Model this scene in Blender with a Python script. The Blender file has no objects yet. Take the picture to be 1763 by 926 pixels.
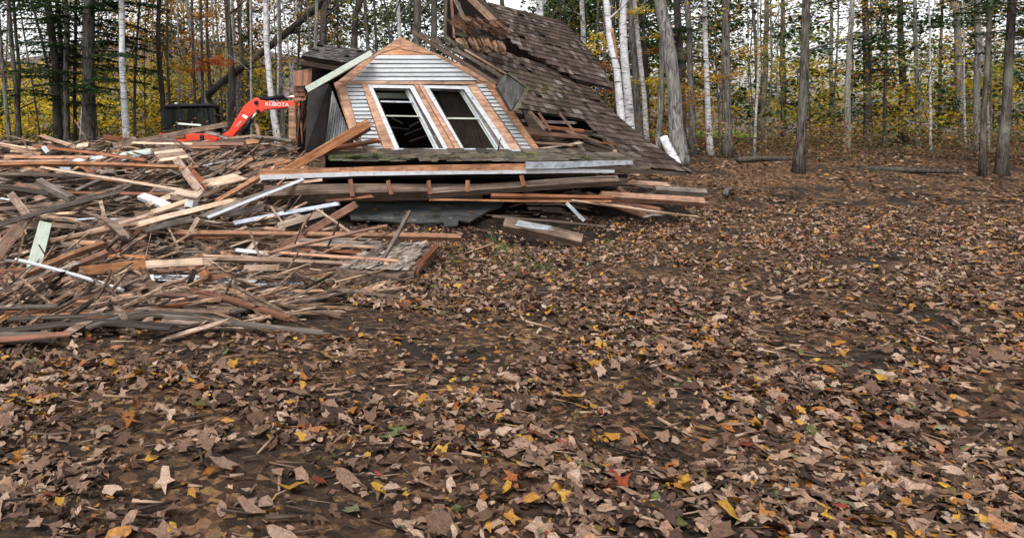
import bpy, math, random
import numpy as np
from mathutils import Vector, Matrix

S = bpy.context.scene
COL = S.collection
R = math.radians
F = 1200.0          # focal length in photo pixels
CH = 1.65           # camera height
HU, HV = 600.0, 222.0

# ---------------------------------------------------------------- camera
FW, FH = 1763.0, 926.0
cam_d = bpy.data.cameras.new('camera')
cam = bpy.data.objects.new('camera', cam_d)
COL.objects.link(cam)
cam.location = (0, 0, CH)
cam.rotation_euler = (R(90), 0, 0)
cam_d.sensor_fit = 'HORIZONTAL'
cam_d.sensor_width = 36.0
cam_d.lens = F / FW * 36.0
cam_d.shift_x = (FW / 2 - HU) / FW
cam_d.shift_y = -(FH / 2 - HV) / FW
cam_d.clip_start = 0.05
cam_d.clip_end = 1500
S.camera = cam

# ---------------------------------------------------------------- world, sun, exposure
SUN_EL, SUN_AZ = 56, 210      # high soft light from behind-left of the camera
w = bpy.data.worlds.new('World'); S.world = w; w.use_nodes = True
nt = w.node_tree; nt.nodes.clear()
sky = nt.nodes.new('ShaderNodeTexSky'); sky.sky_type = 'NISHITA'; sky.sun_disc = False
sky.sun_elevation = R(SUN_EL); sky.sun_rotation = R(SUN_AZ)
sky.air_density = 1.0; sky.dust_density = 6.0; sky.ozone_density = 1.0
hsv = nt.nodes.new('ShaderNodeHueSaturation'); hsv.inputs['Saturation'].default_value = 0.16
hsv.inputs['Value'].default_value = 1.0
bg = nt.nodes.new('ShaderNodeBackground'); bg.inputs['Strength'].default_value = 0.15
out = nt.nodes.new('ShaderNodeOutputWorld')
nt.links.new(sky.outputs[0], hsv.inputs['Color'])
tcw = nt.nodes.new('ShaderNodeTexCoord'); sxw = nt.nodes.new('ShaderNodeSeparateXYZ'); mrw = nt.nodes.new('ShaderNodeMapRange')
nt.links.new(tcw.outputs['Generated'], sxw.inputs[0]); nt.links.new(sxw.outputs[2], mrw.inputs[0])
mrw.inputs[1].default_value = .17; mrw.inputs[2].default_value = .36; mrw.inputs[3].default_value = 2.3; mrw.inputs[4].default_value = .62
nt.links.new(mrw.outputs[0], hsv.inputs['Value']); nt.links.new(hsv.outputs[0], bg.inputs['Color'])   # cloud layer, whitest low down
nt.links.new(bg.outputs[0], out.inputs['Surface'])
sl = bpy.data.lights.new('sun', 'SUN'); sl.energy = 1.5; sl.angle = R(22); sl.color = (1.0, 0.97, 0.92)
so = bpy.data.objects.new('sun', sl); COL.objects.link(so)
az = R(SUN_AZ)
sd = Vector((math.sin(az) * math.cos(R(SUN_EL)), math.cos(az) * math.cos(R(SUN_EL)), math.sin(R(SUN_EL))))
so.rotation_euler = sd.to_track_quat('Z', 'Y').to_euler()
S.view_settings.view_transform = 'Standard'; S.view_settings.look = 'None'
S.view_settings.exposure = 0.74; S.view_settings.gamma = 1.0
S.view_settings.use_curve_mapping = False
S.cycles.max_bounces = 5; S.cycles.diffuse_bounces = 2; S.cycles.transparent_max_bounces = 4

# ---------------------------------------------------------------- helpers
def P(u, v, Y):
    """a photo pixel seen at distance Y, as a point in the world"""
    return Vector(((u - HU) / F * Y, Y, CH - (v - HV) / F * Y))

def tag(o, label=None, cat=None, group=None, kind=None):
    if label: o['label'] = label
    if cat: o['category'] = cat
    if group: o['group'] = group
    if kind: o['kind'] = kind
    return o

def empty(name, loc, **k):
    o = bpy.data.objects.new(name, None); COL.objects.link(o); o.location = loc
    o.empty_display_size = 0.2
    return tag(o, **k)

def link(name, me, mat=None, parent=None):
    o = bpy.data.objects.new(name, me); COL.objects.link(o)
    if mat: me.materials.append(mat)
    if parent:
        o.parent = parent
        p = parent; off = Vector((0, 0, 0))
        while p: off += p.location; p = p.parent
        o.location = -off          # meshes are written in world coordinates
    return o

class MB:
    def __init__(s): s.v = []; s.f = []
    def prism(s, front, back):
        n = len(front); b = len(s.v)
        s.v += [tuple(p) for p in front] + [tuple(p) for p in back]
        s.f.append(tuple(range(b, b + n))); s.f.append(tuple(range(b + 2 * n - 1, b + n - 1, -1)))
        for i in range(n):
            j = (i + 1) % n
            s.f.append((b + i, b + n + i, b + n + j, b + j))
    def box(s, c, size, rot=None):
        h = Vector(size) / 2; c = Vector(c)
        pts = []
        for z in (-1, 1):
            for x, y in ((-1, -1), (1, -1), (1, 1), (-1, 1)):
                p = Vector((x * h.x, y * h.y, z * h.z))
                if rot is not None: p = rot @ p
                pts.append(c + p)
        s.prism(pts[4:], pts[:4]); 
    def tube(s, pts, rads, n=8, cap=True):
        b = len(s.v); m = len(pts); pts = [Vector(p) for p in pts]
        for i, p in enumerate(pts):
            d = (pts[min(i + 1, m - 1)] - pts[max(i - 1, 0)]).normalized()
            a = Vector((0, 1, 0)) if abs(d.y) < 0.9 else Vector((1, 0, 0))
            x = d.cross(a).normalized(); y = d.cross(x).normalized()
            for k in range(n):
                t = 2 * math.pi * k / n
                s.v.append(tuple(p + (x * math.cos(t) + y * math.sin(t)) * rads[i]))
        for i in range(m - 1):
            for k in range(n):
                k2 = (k + 1) % n
                s.f.append((b + i * n + k, b + i * n + k2, b + (i + 1) * n + k2, b + (i + 1) * n + k))
        if cap:
            s.f.append(tuple(b + k for k in reversed(range(n))))
            s.f.append(tuple(b + (m - 1) * n + k for k in range(n)))
    def build(s, name, mat, parent=None, smooth=False):
        me = bpy.data.meshes.new(name); me.from_pydata(s.v, [], s.f); me.update()
        if smooth: me.polygons.foreach_set('use_smooth', [True] * len(me.polygons))
        return link(name, me, mat, parent)

def mesh_np(name, V, k, mat, parent=None):
    """V: (n*k,3) vertices, every k of them one face"""
    V = np.asarray(V, dtype=np.float32); n = len(V) // k
    me = bpy.data.meshes.new(name)
    me.vertices.add(n * k); me.vertices.foreach_set('co', V.ravel())
    me.loops.add(n * k); me.loops.foreach_set('vertex_index', np.arange(n * k, dtype=np.int32))
    me.polygons.add(n); me.polygons.foreach_set('loop_start', np.arange(0, n * k, k, dtype=np.int32))
    me.polygons.foreach_set('loop_total', np.full(n, k, dtype=np.int32))
    me.update(calc_edges=True)
    return link(name, me, mat, parent)

def rand_frames(n, rg, flat):
    """random orthonormal frames; flat 0..1 pulls the normals to vertical"""
    nrm = rg.normal(size=(n, 3)); nrm[:, 2] = np.abs(nrm[:, 2]) + flat * 4
    nrm /= np.linalg.norm(nrm, axis=1)[:, None]
    a = rg.normal(size=(n, 3)); x = np.cross(nrm, a); x /= np.linalg.norm(x, axis=1)[:, None]
    y = np.cross(nrm, x)
    return x, y, nrm

LEAF4 = np.array([(-.5, 0, 0), (0, -.3, .06), (.55, 0, 0), (0, .3, .06)])
LEAF10 = np.array([(math.cos(a) * r, math.sin(a) * r, 0.10 * abs(math.sin(a * 1.5)) + .08 * r * r)
                   for a, r in zip(np.linspace(0, 2 * math.pi, 11)[:-1], (.62, .3, .52, .27, .4, .5, .38, .28, .5, .3))])
LEAF8 = np.array([(-.55, 0, .0), (-.3, -.2, .14), (-.02, -.30, .05), (.3, -.18, .16), (.6, .02, .02), (.28, .17, .2), (0, .24, .03), (-.3, .16, .12)])
LEAF6 = np.array([(-.5, 0, .02), (-.22, -.26, .1), (.2, -.24, .04), (.55, .02, .12), (.18, .25, 0), (-.25, .24, .08)])

def leaf_mesh(name, C, size, rg, mat, parent=None, flat=0.2, tmpl=LEAF4, sv=.35):
    C = np.asarray(C); n = len(C)
    x, y, z = rand_frames(n, rg, flat)
    s = size * (1 + sv * rg.uniform(-1, 1, n))[:, None, None]
    T = tmpl[None, :, :]
    T = T * rg.uniform(.7, 1.3, (n, 1, 3)) + (rg.normal(size=(n, len(tmpl), 3)) * (.05, .05, .07) if len(tmpl) > 4 else 0)
    V = C[:, None, :] + s * (T[..., 0:1] * x[:, None, :] + T[..., 1:2] * y[:, None, :] + T[..., 2:3] * z[:, None, :])
    return mesh_np(name, V.reshape(-1, 3), len(tmpl), mat, parent)

# ---------------------------------------------------------------- materials
def nodes(name, rough=0.8, spec=0.3):
    m = bpy.data.materials.new(name); m.use_nodes = True
    t = m.node_tree; b = t.nodes['Principled BSDF']
    b.inputs['Roughness'].default_value = rough
    b.inputs['Specular IOR Level'].default_value = spec
    return m, t, b
def N(t, kind, **k):
    n = t.nodes.new('ShaderNode' + kind)
    for a, b in k.items():
        if a in n.inputs: n.inputs[a].default_value = b
        else: setattr(n, a, b)
    return n
def ramp(t, src, stops, interp='LINEAR'):
    r = N(t, 'ValToRGB'); e = r.color_ramp.elements; r.color_ramp.interpolation = interp
    while len(e) < len(stops): e.new(0.5)
    for i, (p, c) in enumerate(stops):
        e[i].position = p; e[i].color = (*c, 1)
    t.links.new(src, r.inputs[0]); return r.outputs[0]
def mix(t, fac, a, b, mode='MIX'):
    m = N(t, 'MixRGB', blend_type=mode)
    for s, i in ((fac, 0), (a, 1), (b, 2)):
        if isinstance(s, (int, float)): m.inputs[i].default_value = s
        elif isinstance(s, tuple): m.inputs[i].default_value = (*s, 1)
        else: t.links.new(s, m.inputs[i])
    return m.outputs[0]
def bump(t, b, h, strength=.5, dist=.01):
    n = N(t, 'Bump'); n.inputs['Strength'].default_value = strength; n.inputs['Distance'].default_value = dist
    t.links.new(h, n.inputs['Height']); t.links.new(n.outputs[0], b.inputs['Normal'])

def wood(name, c1, c2, c3, dirt=(.05, .035, .025), dirt_amt=.5, var=.35, rough=.8, scale=(1.2, 26, 26), island=False, moss=0, coord='Object', paint=None):
    """long grain along local X, patches of dirt, every piece its own tone"""
    m, t, b = nodes(name, rough, .25)
    tc = N(t, 'TexCoord'); oi = N(t, 'ObjectInfo'); ge = N(t, 'NewGeometry')
    rnd = ge.outputs['Random Per Island'] if island else oi.outputs['Random']
    off = N(t, 'VectorMath', operation='SCALE'); off.inputs[0].default_value = (37, 61, 23)
    t.links.new(rnd, off.inputs['Scale'])
    add = N(t, 'VectorMath', operation='ADD'); t.links.new(tc.outputs[coord], add.inputs[0]); t.links.new(off.outputs[0], add.inputs[1])
    mp = N(t, 'Mapping'); mp.inputs['Scale'].default_value = scale; t.links.new(add.outputs[0], mp.inputs[0])
    n1 = N(t, 'TexNoise', Scale=1.0, Detail=6.0, Roughness=.65, Distortion=.6); t.links.new(mp.outputs[0], n1.inputs['Vector'])
    c = ramp(t, n1.outputs[0], [(.3, c1), (.52, c2), (.72, c3)])
    n2 = N(t, 'TexNoise', Scale=4.0, Detail=4.0, Roughness=.7); t.links.new(add.outputs[0], n2.inputs['Vector'])
    if paint:
        n4 = N(t, 'TexNoise', Scale=11.0, Detail=5.0, Roughness=.75); t.links.new(add.outputs[0], n4.inputs['Vector'])
        f = ramp(t, n4.outputs[0], [(.60, (0, 0, 0)), (.66, (.8, .8, .8))])
        ln = ramp(t, n1.outputs[0], [(.56, (0, 0, 0)), (.70, (.8, .8, .8))])
        f = mix(t, 1.0, f, ln, 'ADD')
        c = mix(t, f, paint, c)
    # dirt and wear
    d = ramp(t, n2.outputs[0], [(.45, (0, 0, 0)), (.75, (dirt_amt,) * 3)])
    c = mix(t, d, c, dirt)
    mp5 = N(t, 'Mapping'); mp5.inputs['Scale'].default_value = tuple(q * 2.3 if q > 5 else q * 3.5 for q in scale); t.links.new(add.outputs[0], mp5.inputs[0])
    n5 = N(t, 'TexNoise', Scale=1.0, Detail=3.0, Roughness=.6, Distortion=.3); t.links.new(mp5.outputs[0], n5.inputs['Vector'])
    c = mix(t, ramp(t, n5.outputs[0], [(.60, (0, 0, 0)), (.66, (.75, .75, .75))]), c, dirt)
    v = N(t, 'MapRange'); v.inputs[3].default_value = 1 - var; v.inputs[4].default_value = 1 + var
    t.links.new(rnd, v.inputs[0])
    hs = N(t, 'HueSaturation'); t.links.new(c, hs.inputs['Color']); t.links.new(v.outputs[0], hs.inputs['Value'])
    sat = N(t, 'Math', operation='MULTIPLY_ADD'); sat.inputs[1].default_value = 7.31; sat.inputs[2].default_value = 0
    t.links.new(rnd, sat.inputs[0]); fr = N(t, 'Math', operation='FRACT'); t.links.new(sat.outputs[0], fr.inputs[0])
    s2 = N(t, 'MapRange'); s2.inputs[3].default_value = .72; s2.inputs[4].default_value = 1.06; t.links.new(fr.outputs[0], s2.inputs[0])
    t.links.new(s2.outputs[0], hs.inputs['Saturation'])
    c = hs.outputs[0]
    if moss:
        n3 = N(t, 'TexNoise', Scale=2.2, Detail=6.0, Roughness=.75); t.links.new(tc.outputs['Object'], n3.inputs['Vector'])
        mf = ramp(t, n3.outputs[0], [(.62 - moss * .2, (0, 0, 0)), (.7 - moss * .15, (1, 1, 1))])
        c = mix(t, mf, c, (.07, .10, .018))
    t.links.new(c, b.inputs['Base Color'])
    bump(t, b, n1.outputs[0], .6, .006)
    return m

M = {}
M['orange'] = wood('fresh_orange_wood', (.17, .066, .028), (.37, .165, .078), (.57, .34, .19), dirt=(.08, .035, .02), dirt_amt=.85, var=.30)
M['tan'] = wood('pinkish_tan_wood', (.14, .075, .046), (.31, .18, .112), (.54, .385, .28), dirt=(.055, .03, .022), dirt_amt=.85, var=.42)
M['pale'] = wood('pale_split_wood', (.34, .22, .15), (.52, .38, .27), (.66, .53, .42), dirt=(.15, .09, .06), dirt_amt=.65, var=.25)
M['grey'] = wood('weathered_grey_wood', (.065, .048, .040), (.16, .122, .10), (.34, .28, .24), dirt=(.03, .02, .015), dirt_amt=.8, var=.5)
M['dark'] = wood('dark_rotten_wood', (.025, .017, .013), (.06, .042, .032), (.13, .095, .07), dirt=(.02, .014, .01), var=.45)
M['red'] = wood('red_brown_wood', (.095, .032, .016), (.21, .078, .038), (.37, .17, .09), dirt=(.05, .025, .015), dirt_amt=.7, var=.35)
M['white'] = wood('white_painted_wood', (.25, .18, .13), (.33, .26, .2), (.45, .38, .3), dirt=(.28, .25, .22), dirt_amt=.5, var=.1, paint=(.53, .56, .61), rough=.55)
M['green'] = wood('pale_green_painted_wood', (.25, .2, .12), (.42, .42, .3), (.5, .5, .4), dirt=(.3, .32, .26), dirt_amt=.4, var=.12, paint=(.52, .60, .50), rough=.55)
M['blue'] = wood('grey_blue_painted_wood', (.12, .12, .12), (.22, .23, .25), (.36, .38, .42), dirt=(.1, .09, .08), dirt_amt=.5, var=.2, paint=(.46, .50, .58), rough=.5)
M['moss'] = wood('mossy_grey_wood', (.07, .055, .04), (.14, .12, .09), (.25, .22, .17), dirt=(.03, .025, .018), var=.3, moss=.35, island=True)
M['clap'] = wood('grey_white_clapboard', (.30, .27, .25), (.42, .40, .39), (.5, .5, .5), dirt=(.30, .28, .27), dirt_amt=.6, var=.14, island=True, paint=(.42, .445, .47), scale=(2, 40, 40), coord='Object')
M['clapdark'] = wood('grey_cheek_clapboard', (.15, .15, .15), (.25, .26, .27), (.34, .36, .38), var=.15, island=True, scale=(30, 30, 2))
M['sheath'] = wood('orange_bare_sheathing', (.26, .11, .05), (.46, .23, .12), (.63, .39, .23), dirt=(.13, .055, .03), dirt_amt=.75, var=.22, island=True, scale=(3, 20, 20))
M['fascia'] = wood('worn_orange_fascia', (.20, .085, .045), (.39, .19, .10), (.57, .36, .22), dirt=(.09, .045, .03), dirt_amt=.9, var=.1, scale=(2, 22, 22))
M['rot'] = wood('rotten_shingle_wood', (.12, .06, .035), (.29, .155, .09), (.48, .30, .19), dirt=(.07, .04, .025), dirt_amt=.8, var=.45, island=True, scale=(20, 20, 20))

def simple(name, col, rough=.6, metal=0, spec=.4, noise=.25, nscale=6, col2=None):
    m, t, b = nodes(name, rough, spec); b.inputs['Metallic'].default_value = metal
    tc = N(t, 'TexCoord'); n = N(t, 'TexNoise', Scale=float(nscale), Detail=6.0, Roughness=.7); t.links.new(tc.outputs['Object'], n.inputs['Vector'])
    c2 = col2 or tuple(c * (1 - noise) for c in col)
    c = ramp(t, n.outputs[0], [(.35, c2), (.65, col)])
    t.links.new(c, b.inputs['Base Color']); bump(t, b, n.outputs[0], .15, .01)
    return m
M['greypanel'] = simple('dark_grey_panel', (.035, .031, .030), .8, nscale=5, col2=(.015, .013, .012))
M['boxend'] = wood('weathered_box_end', (.03, .028, .025), (.10, .10, .098), (.22, .225, .23), dirt=(.045, .04, .02), dirt_amt=.95, var=.1, scale=(22, 22, 2.5))
M['oldbeam'] = wood('old_brown_beam', (.06, .038, .028), (.15, .095, .068), (.27, .19, .15), dirt=(.04, .025, .018), dirt_amt=.6, var=.15)
M['eaveshingle'] = wood('rotten_eave_shingles', (.035, .026, .02), (.09, .07, .052), (.19, .155, .12), dirt=(.02, .015, .011), dirt_amt=.7, var=.5, moss=.25, island=True, scale=(5, 30, 30))
M['tarpatch'] = wood('torn_tar_flaps', (.02, .019, .018), (.06, .058, .055), (.14, .135, .13), var=.8, island=True, scale=(9, 9, 9))
M['metal'] = simple('galvanised_flashing', (.42, .45, .50), .45, .2, nscale=9, col2=(.17, .18, .19))
M['tar'] = simple('tar_paper_panel', (.055, .058, .058), .7, nscale=9, col2=(.03, .031, .032))
M['void'] = simple('dark_interior_shade', (.010, .007, .006), .95, nscale=7, spec=.1)  # near-black: the shade inside openings and gaps is put into the colour
M['plaster'] = simple('stained_interior_plaster', (.19, .135, .10), .9, nscale=3, col2=(.07, .05, .038), spec=.1)
M['rubble'] = simple('dirt_splinters_gap_shade', (.03, .021, .016), .95, nscale=18, col2=(.010, .008, .006), spec=.1)  # dirt and splinters, coloured dark so gaps between boards read as shade
M['red_paint'] = simple('orange_red_machine_paint', (.80, .055, .018), .32, spec=.5, noise=.12, nscale=3)
M['navy'] = simple('dark_navy_cab_paint', (.008, .010, .017), .5, spec=.2, nscale=3)
M['rubber'] = simple('black_rubber', (.018, .018, .018), .8)
M['chrome'] = simple('chrome_rod', (.7, .7, .72), .2, .9)
M['letter'] = simple('white_lettering', (.85, .85, .85), .5, noise=.02)

def mat_glass(nm, tint, gm):
    m, t, b = nodes(nm, .08, .6)
    b.inputs['Base Color'].default_value = (.03, .035, .035, 1)
    mixs = N(t, 'MixShader'); tr = N(t, 'BsdfTransparent'); tr.inputs[0].default_value = (*tint, 1)
    mixs.inputs[0].default_value = gm
    t.links.new(tr.outputs[0], mixs.inputs[1]); t.links.new(b.outputs[0], mixs.inputs[2])
    t.links.new(mixs.outputs[0], t.nodes['Material Output'].inputs['Surface'])
    return m
M['glass'] = mat_glass('old_window_glass', (.7, .7, .68), .06)
M['cabglass'] = mat_glass('tinted_cab_glass', (.68, .74, .72), .14)

def mat_shingle(name, stops, moss_amt=.5):
    m, t, b = nodes(name, .8, .25)
    ge = N(t, 'NewGeometry'); tc = N(t, 'TexCoord')
    c = ramp(t, ge.outputs['Random Per Island'], stops)
    mp = N(t, 'Mapping'); mp.inputs['Scale'].default_value = (30, 6, 6); t.links.new(tc.outputs['Object'], mp.inputs[0])
    n = N(t, 'TexNoise', Scale=1.0, Detail=5.0, Roughness=.7); t.links.new(mp.outputs[0], n.inputs['Vector'])
    c = mix(t, .75, c, ramp(t, n.outputs[0], [(.3, (.35, .35, .35)), (.7, (1.5, 1.5, 1.5))]), 'MULTIPLY')
    n2 = N(t, 'TexNoise', Scale=1.1, Detail=8.0, Roughness=.8); t.links.new(tc.outputs['Object'], n2.inputs['Vector'])
    c = mix(t, ramp(t, n2.outputs[0], [(.56, (0, 0, 0)), (.72, (moss_amt,) * 3)]), c, (.085, .085, .03))
    t.links.new(c, b.inputs['Base Color']); bump(t, b, n.outputs[0], .5, .006)
    return m
M['shingle'] = mat_shingle('weathered_brown_shingles', [(0, (.020, .013, .011)), (.3, (.042, .028, .022)), (.7, (.070, .047, .038)), (.92, (.105, .078, .067)), (1, (.17, .145, .14))], .6)
M['shingle_grey'] = mat_shingle('weathered_grey_shingles', [(0, (.05, .047, .045)), (.5, (.09, .085, .08)), (1, (.17, .16, .15))], .6)
M['shingle_red'] = mat_shingle('bare_red_brown_shingles', [(0, (.14, .06, .04)), (.5, (.24, .11, .07)), (1, (.32, .17, .11))], .1)

def mat_leaf(name, stops, trans=.35, veins=False):
    m, t, b = nodes(name, .6, .25)
    ge = N(t, 'NewGeometry')
    c = ramp(t, ge.outputs['Random Per Island'], stops)
    if veins:
        tc = N(t, 'TexCoord'); nn = N(t, 'TexNoise', Scale=55.0, Detail=4.0, Roughness=.7, Distortion=1.2); t.links.new(tc.outputs['Object'], nn.inputs['Vector'])
        c = mix(t, .85, c, ramp(t, nn.outputs[0], [(.32, (.35, .3, .28)), (.5, (.9, .9, .9)), (.7, (1.45, 1.4, 1.35))]), 'MULTIPLY')
        bump(t, b, nn.outputs[0], .5, .01); b.inputs['Roughness'].default_value = .5
    t.links.new(c, b.inputs['Base Color'])
    if trans:
        tl = N(t, 'BsdfTranslucent'); t.links.new(c, tl.inputs[0]); ms = N(t, 'MixShader'); ms.inputs[0].default_value = trans
        t.links.new(b.outputs[0], ms.inputs[1]); t.links.new(tl.outputs[0], ms.inputs[2])
        t.links.new(ms.outputs[0], t.nodes['Material Output'].inputs['Surface'])
    return m
M['lf_yellow'] = mat_leaf('yellow_autumn_leaves', [(0, (.50, .33, .02)), (.4, (.80, .56, .03)), (.75, (.85, .64, .07)), (1, (.50, .48, .06))], .5)
M['lf_gold'] = mat_leaf('golden_orange_leaves', [(0, (.42, .16, .02)), (.5, (.62, .30, .03)), (.8, (.65, .40, .05)), (1, (.35, .12, .02))], .5)
M['lf_red'] = mat_leaf('orange_red_leaves', [(0, (.45, .05, .02)), (.5, (.62, .13, .03)), (1, (.65, .25, .04))], .5)
M['lf_green'] = mat_leaf('dark_conifer_needles', [(0, (.012, .03, .012)), (.5, (.028, .062, .02)), (1, (.055, .10, .03))], .25)
M['lf_lime'] = mat_leaf('yellow_green_leaves', [(0, (.14, .20, .03)), (.5, (.28, .32, .04)), (1, (.45, .42, .06))], .5)
M['lf_brown'] = mat_leaf('brown_hanging_leaves', [(0, (.13, .07, .03)), (.6, (.28, .15, .06)), (1, (.40, .24, .08))], .4)
M['litter'] = mat_leaf('fallen_leaf_colours', [(0, (.03, .018, .013)), (.2, (.08, .044, .03)), (.42, (.155, .09, .06)), (.65, (.27, .17, .12)), (.82, (.42, .30, .225)), (.88, (.30, .11, .03)), (.93, (.46, .27, .04)), (.96, (.22, .03, .02)), (.985, (.08, .11, .035)), (1, (.45, .38, .32))], .08, True)
M['splint'] = mat_leaf('mixed_splinters', [(0, (.02, .014, .01)), (.4, (.07, .045, .032)), (.7, (.16, .10, .07)), (.9, (.33, .22, .15)), (1, (.5, .36, .26))], 0)
M['grass'] = mat_leaf('green_grass_blades', [(0, (.05, .10, .02)), (.6, (.12, .19, .04)), (1, (.28, .28, .10))], .3)

def mat_bark(name, cols, scale=(24, 24, 3.5), white=False):
    m, t, b = nodes(name, .85, .2)
    tc = N(t, 'TexCoord'); oi = N(t, 'ObjectInfo')
    mp = N(t, 'Mapping'); mp.inputs['Scale'].default_value = scale; t.links.new(tc.outputs['Object'], mp.inputs[0])
    n = N(t, 'TexNoise', Scale=1.0, Detail=6.0, Roughness=.7, Distortion=.5); t.links.new(mp.outputs[0], n.inputs['Vector'])
    c = ramp(t, n.outputs[0], [(.38, cols[0]), (.5, cols[1]), (.64, cols[2])])
    n2 = N(t, 'TexNoise', Scale=1.3, Detail=4.0); t.links.new(tc.outputs['Object'], n2.inputs['Vector'])
    if white:
        mp2 = N(t, 'Mapping'); mp2.inputs['Scale'].default_value = (3, 3, 22); t.links.new(tc.outputs['Object'], mp2.inputs[0])
        n3 = N(t, 'TexNoise', Scale=1.0, Detail=3.0, Roughness=.6, Distortion=1.0); t.links.new(mp2.outputs[0], n3.inputs['Vector'])
        c = mix(t, ramp(t, n3.outputs[0], [(.59, (0, 0, 0)), (.64, (1, 1, 1))]), c, (.05, .045, .04))
    else:
        c = mix(t, ramp(t, n2.outputs[0], [(.5, (0, 0, 0)), (.65, (.6, .6, .6))]), c, (.16, .17, .13))
    v = N(t, 'MapRange'); v.inputs[3].default_value = .7; v.inputs[4].default_value = 1.3; t.links.new(oi.outputs['Random'], v.inputs[0])
    hs = N(t, 'HueSaturation'); t.links.new(c, hs.inputs['Color'])
    if not white: t.links.new(v.outputs[0], hs.inputs['Value'])
    t.links.new(hs.outputs[0], b.inputs['Base Color']); bump(t, b, n.outputs[0], .8, .02)
    return m
M['bark'] = mat_bark('grey_brown_bark', ((.018, .015, .013), (.085, .072, .062), (.20, .18, .16)))
M['barkdark'] = mat_bark('dark_conifer_bark', ((.02, .016, .014), (.055, .044, .038), (.11, .095, .085)))
M['barkgrey'] = mat_bark('pale_grey_bark', ((.04, .037, .034), (.14, .13, .125), (.29, .28, .27)))
M['barktwig'] = mat_bark('twig_bark', ((.03, .025, .022), (.075, .062, .054), (.14, .125, .11)))
M['birch'] = mat_bark('white_birch_bark', ((.42, .41, .42), (.62, .62, .64), (.74, .74, .76)), (5, 5, 9), True)
M['birchgrey'] = mat_bark('mottled_birch_bark', ((.20, .19, .18), (.38, .37, .36), (.58, .58, .58)), (7, 7, 14), True)

def mat_ground():
    m, t, b = nodes('leafy_dark_soil', .95, .15)
    tc = N(t, 'TexCoord')
    v = N(t, 'TexVoronoi', Scale=22.0); t.links.new(tc.outputs['Object'], v.inputs['Vector'])
    sp = N(t, 'SeparateColor'); t.links.new(v.outputs['Color'], sp.inputs[0])
    c = ramp(t, sp.outputs[0], [(0, (.035, .022, .015)), (.5, (.09, .05, .03)), (.75, (.17, .095, .055)), (.9, (.27, .15, .08)), (1, (.33, .20, .08))])
    n = N(t, 'TexNoise', Scale=1.1, Detail=8.0, Roughness=.7); t.links.new(tc.outputs['Object'], n.inputs['Vector'])
    c = mix(t, ramp(t, n.outputs[0], [(.46, (0, 0, 0)), (.6, (1, 1, 1))]), c, (.035, .027, .022))
    n3 = N(t, 'TexNoise', Scale=40.0, Detail=6.0, Roughness=.7); t.links.new(tc.outputs['Object'], n3.inputs['Vector'])
    c = mix(t, .6, c, ramp(t, n3.outputs[0], [(.3, (.4, .4, .4)), (.7, (1.5, 1.5, 1.5))]), 'MULTIPLY')
    t.links.new(c, b.inputs['Base Color']); bump(t, b, n3.outputs[0], 1.0, .03)
    return m
M['ground'] = mat_ground()
M['lawn'] = simple('bright_lawn_grass', (.16, .30, .03), .9, nscale=3, spec=.1)
M['hill'] = simple('wooded_hillside', (.17, .14, .15), 1, nscale=.25, col2=(.10, .09, .085), spec=0)

# ---------------------------------------------------------------- ground and pile surface
def sm(a, b, x):
    t = min(1, max(0, (x - a) / (b - a))); return t * t * (3 - 2 * t)
def GH(x, y):
    h = .8 * sm(14.3, 19.5, y) + .35 * sm(19.5, 40, y)
    h += .025 * math.sin(x * 1.7 + y * .6) * math.cos(y * 1.3 - x * .4) + .015 * math.sin(x * 4.1 + 1) * math.sin(y * 3.3)
    h -= .07 * math.exp(-(((x - 4.1) / .9) ** 2 + ((y - 8.0) / .45) ** 2))
    return h
def u_of(x, y): return HU + F * x / max(y, .1)
def PH(x, y):
    """height of the solid heart of the debris, without the boards on it"""
    g = GH(x, y); u = u_of(x, y)
    s = min(max(.19 * (y - 8.5), 0), 1.2) * (1 - sm(15.4, 18.5, y))
    vs = HV + F * (CH - .19 * (y - 7.6)) / max(y, 1)
    s -= .45 * math.exp(-((u - 120) / 110) ** 2 - ((vs - 325) / 26) ** 2) + .3 * math.exp(-((u - 420) / 70) ** 2 - ((vs - 262) / 14) ** 2) + .4 * math.exp(-((u - 450) / 60) ** 2 - ((vs - 390) / 18) ** 2)
    left = 1 - sm(440, 560, u) if y > 9.6 else 1 - sm(640, 760, u)
    a = s * left
    mid = (.22 * sm(9.2, 12, y)) * sm(440, 560, u) * (1 - sm(1000, 1180, u)) * (1 - sm(17, 18.5, y))
    rightb = .42 * sm(12.0, 13.2, y) * (1 - sm(15, 17, y)) * sm(880, 960, u) * (1 - sm(1120, 1230, u))
    return max(g, a + mid + rightb + g * .5 - .05)

def grid(name, xs, ys, hf, mat):
    V = [(x, y, hf(x, y)) for y in ys for x in xs]; nx = len(xs)
    Fc = [(j * nx + i, j * nx + i + 1, (j + 1) * nx + i + 1, (j + 1) * nx + i) for j in range(len(ys) - 1) for i in range(nx - 1)]
    me = bpy.data.meshes.new(name); me.from_pydata(V, [], Fc); me.update()
    me.polygons.foreach_set('use_smooth', [True] * len(me.polygons))
    return link(name, me, mat)
xs = [-600, -200, -80, -40] + list(np.arange(-24, 34, .3)) + [40, 80, 200, 600]
ys = [-60, -20, -5] + list(np.arange(0, 30, .3)) + [32, 35, 40, 50, 70, 100, 200, 400, 1200]
tag(grid('ground', xs, ys, GH, M['ground']), kind='structure')
rg0 = random.Random(5)
def PHn(x, y):
    h = PH(x, y); g = GH(x, y)
    if h <= g + .01: return g - .03
    return h + rg0.uniform(-.07, .07)
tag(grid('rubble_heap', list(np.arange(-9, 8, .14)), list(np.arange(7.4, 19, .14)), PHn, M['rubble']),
    'mass of dirt and crushed wood under the broken boards, darkened to stand for gap shade', 'rubble', kind='stuff')

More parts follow.
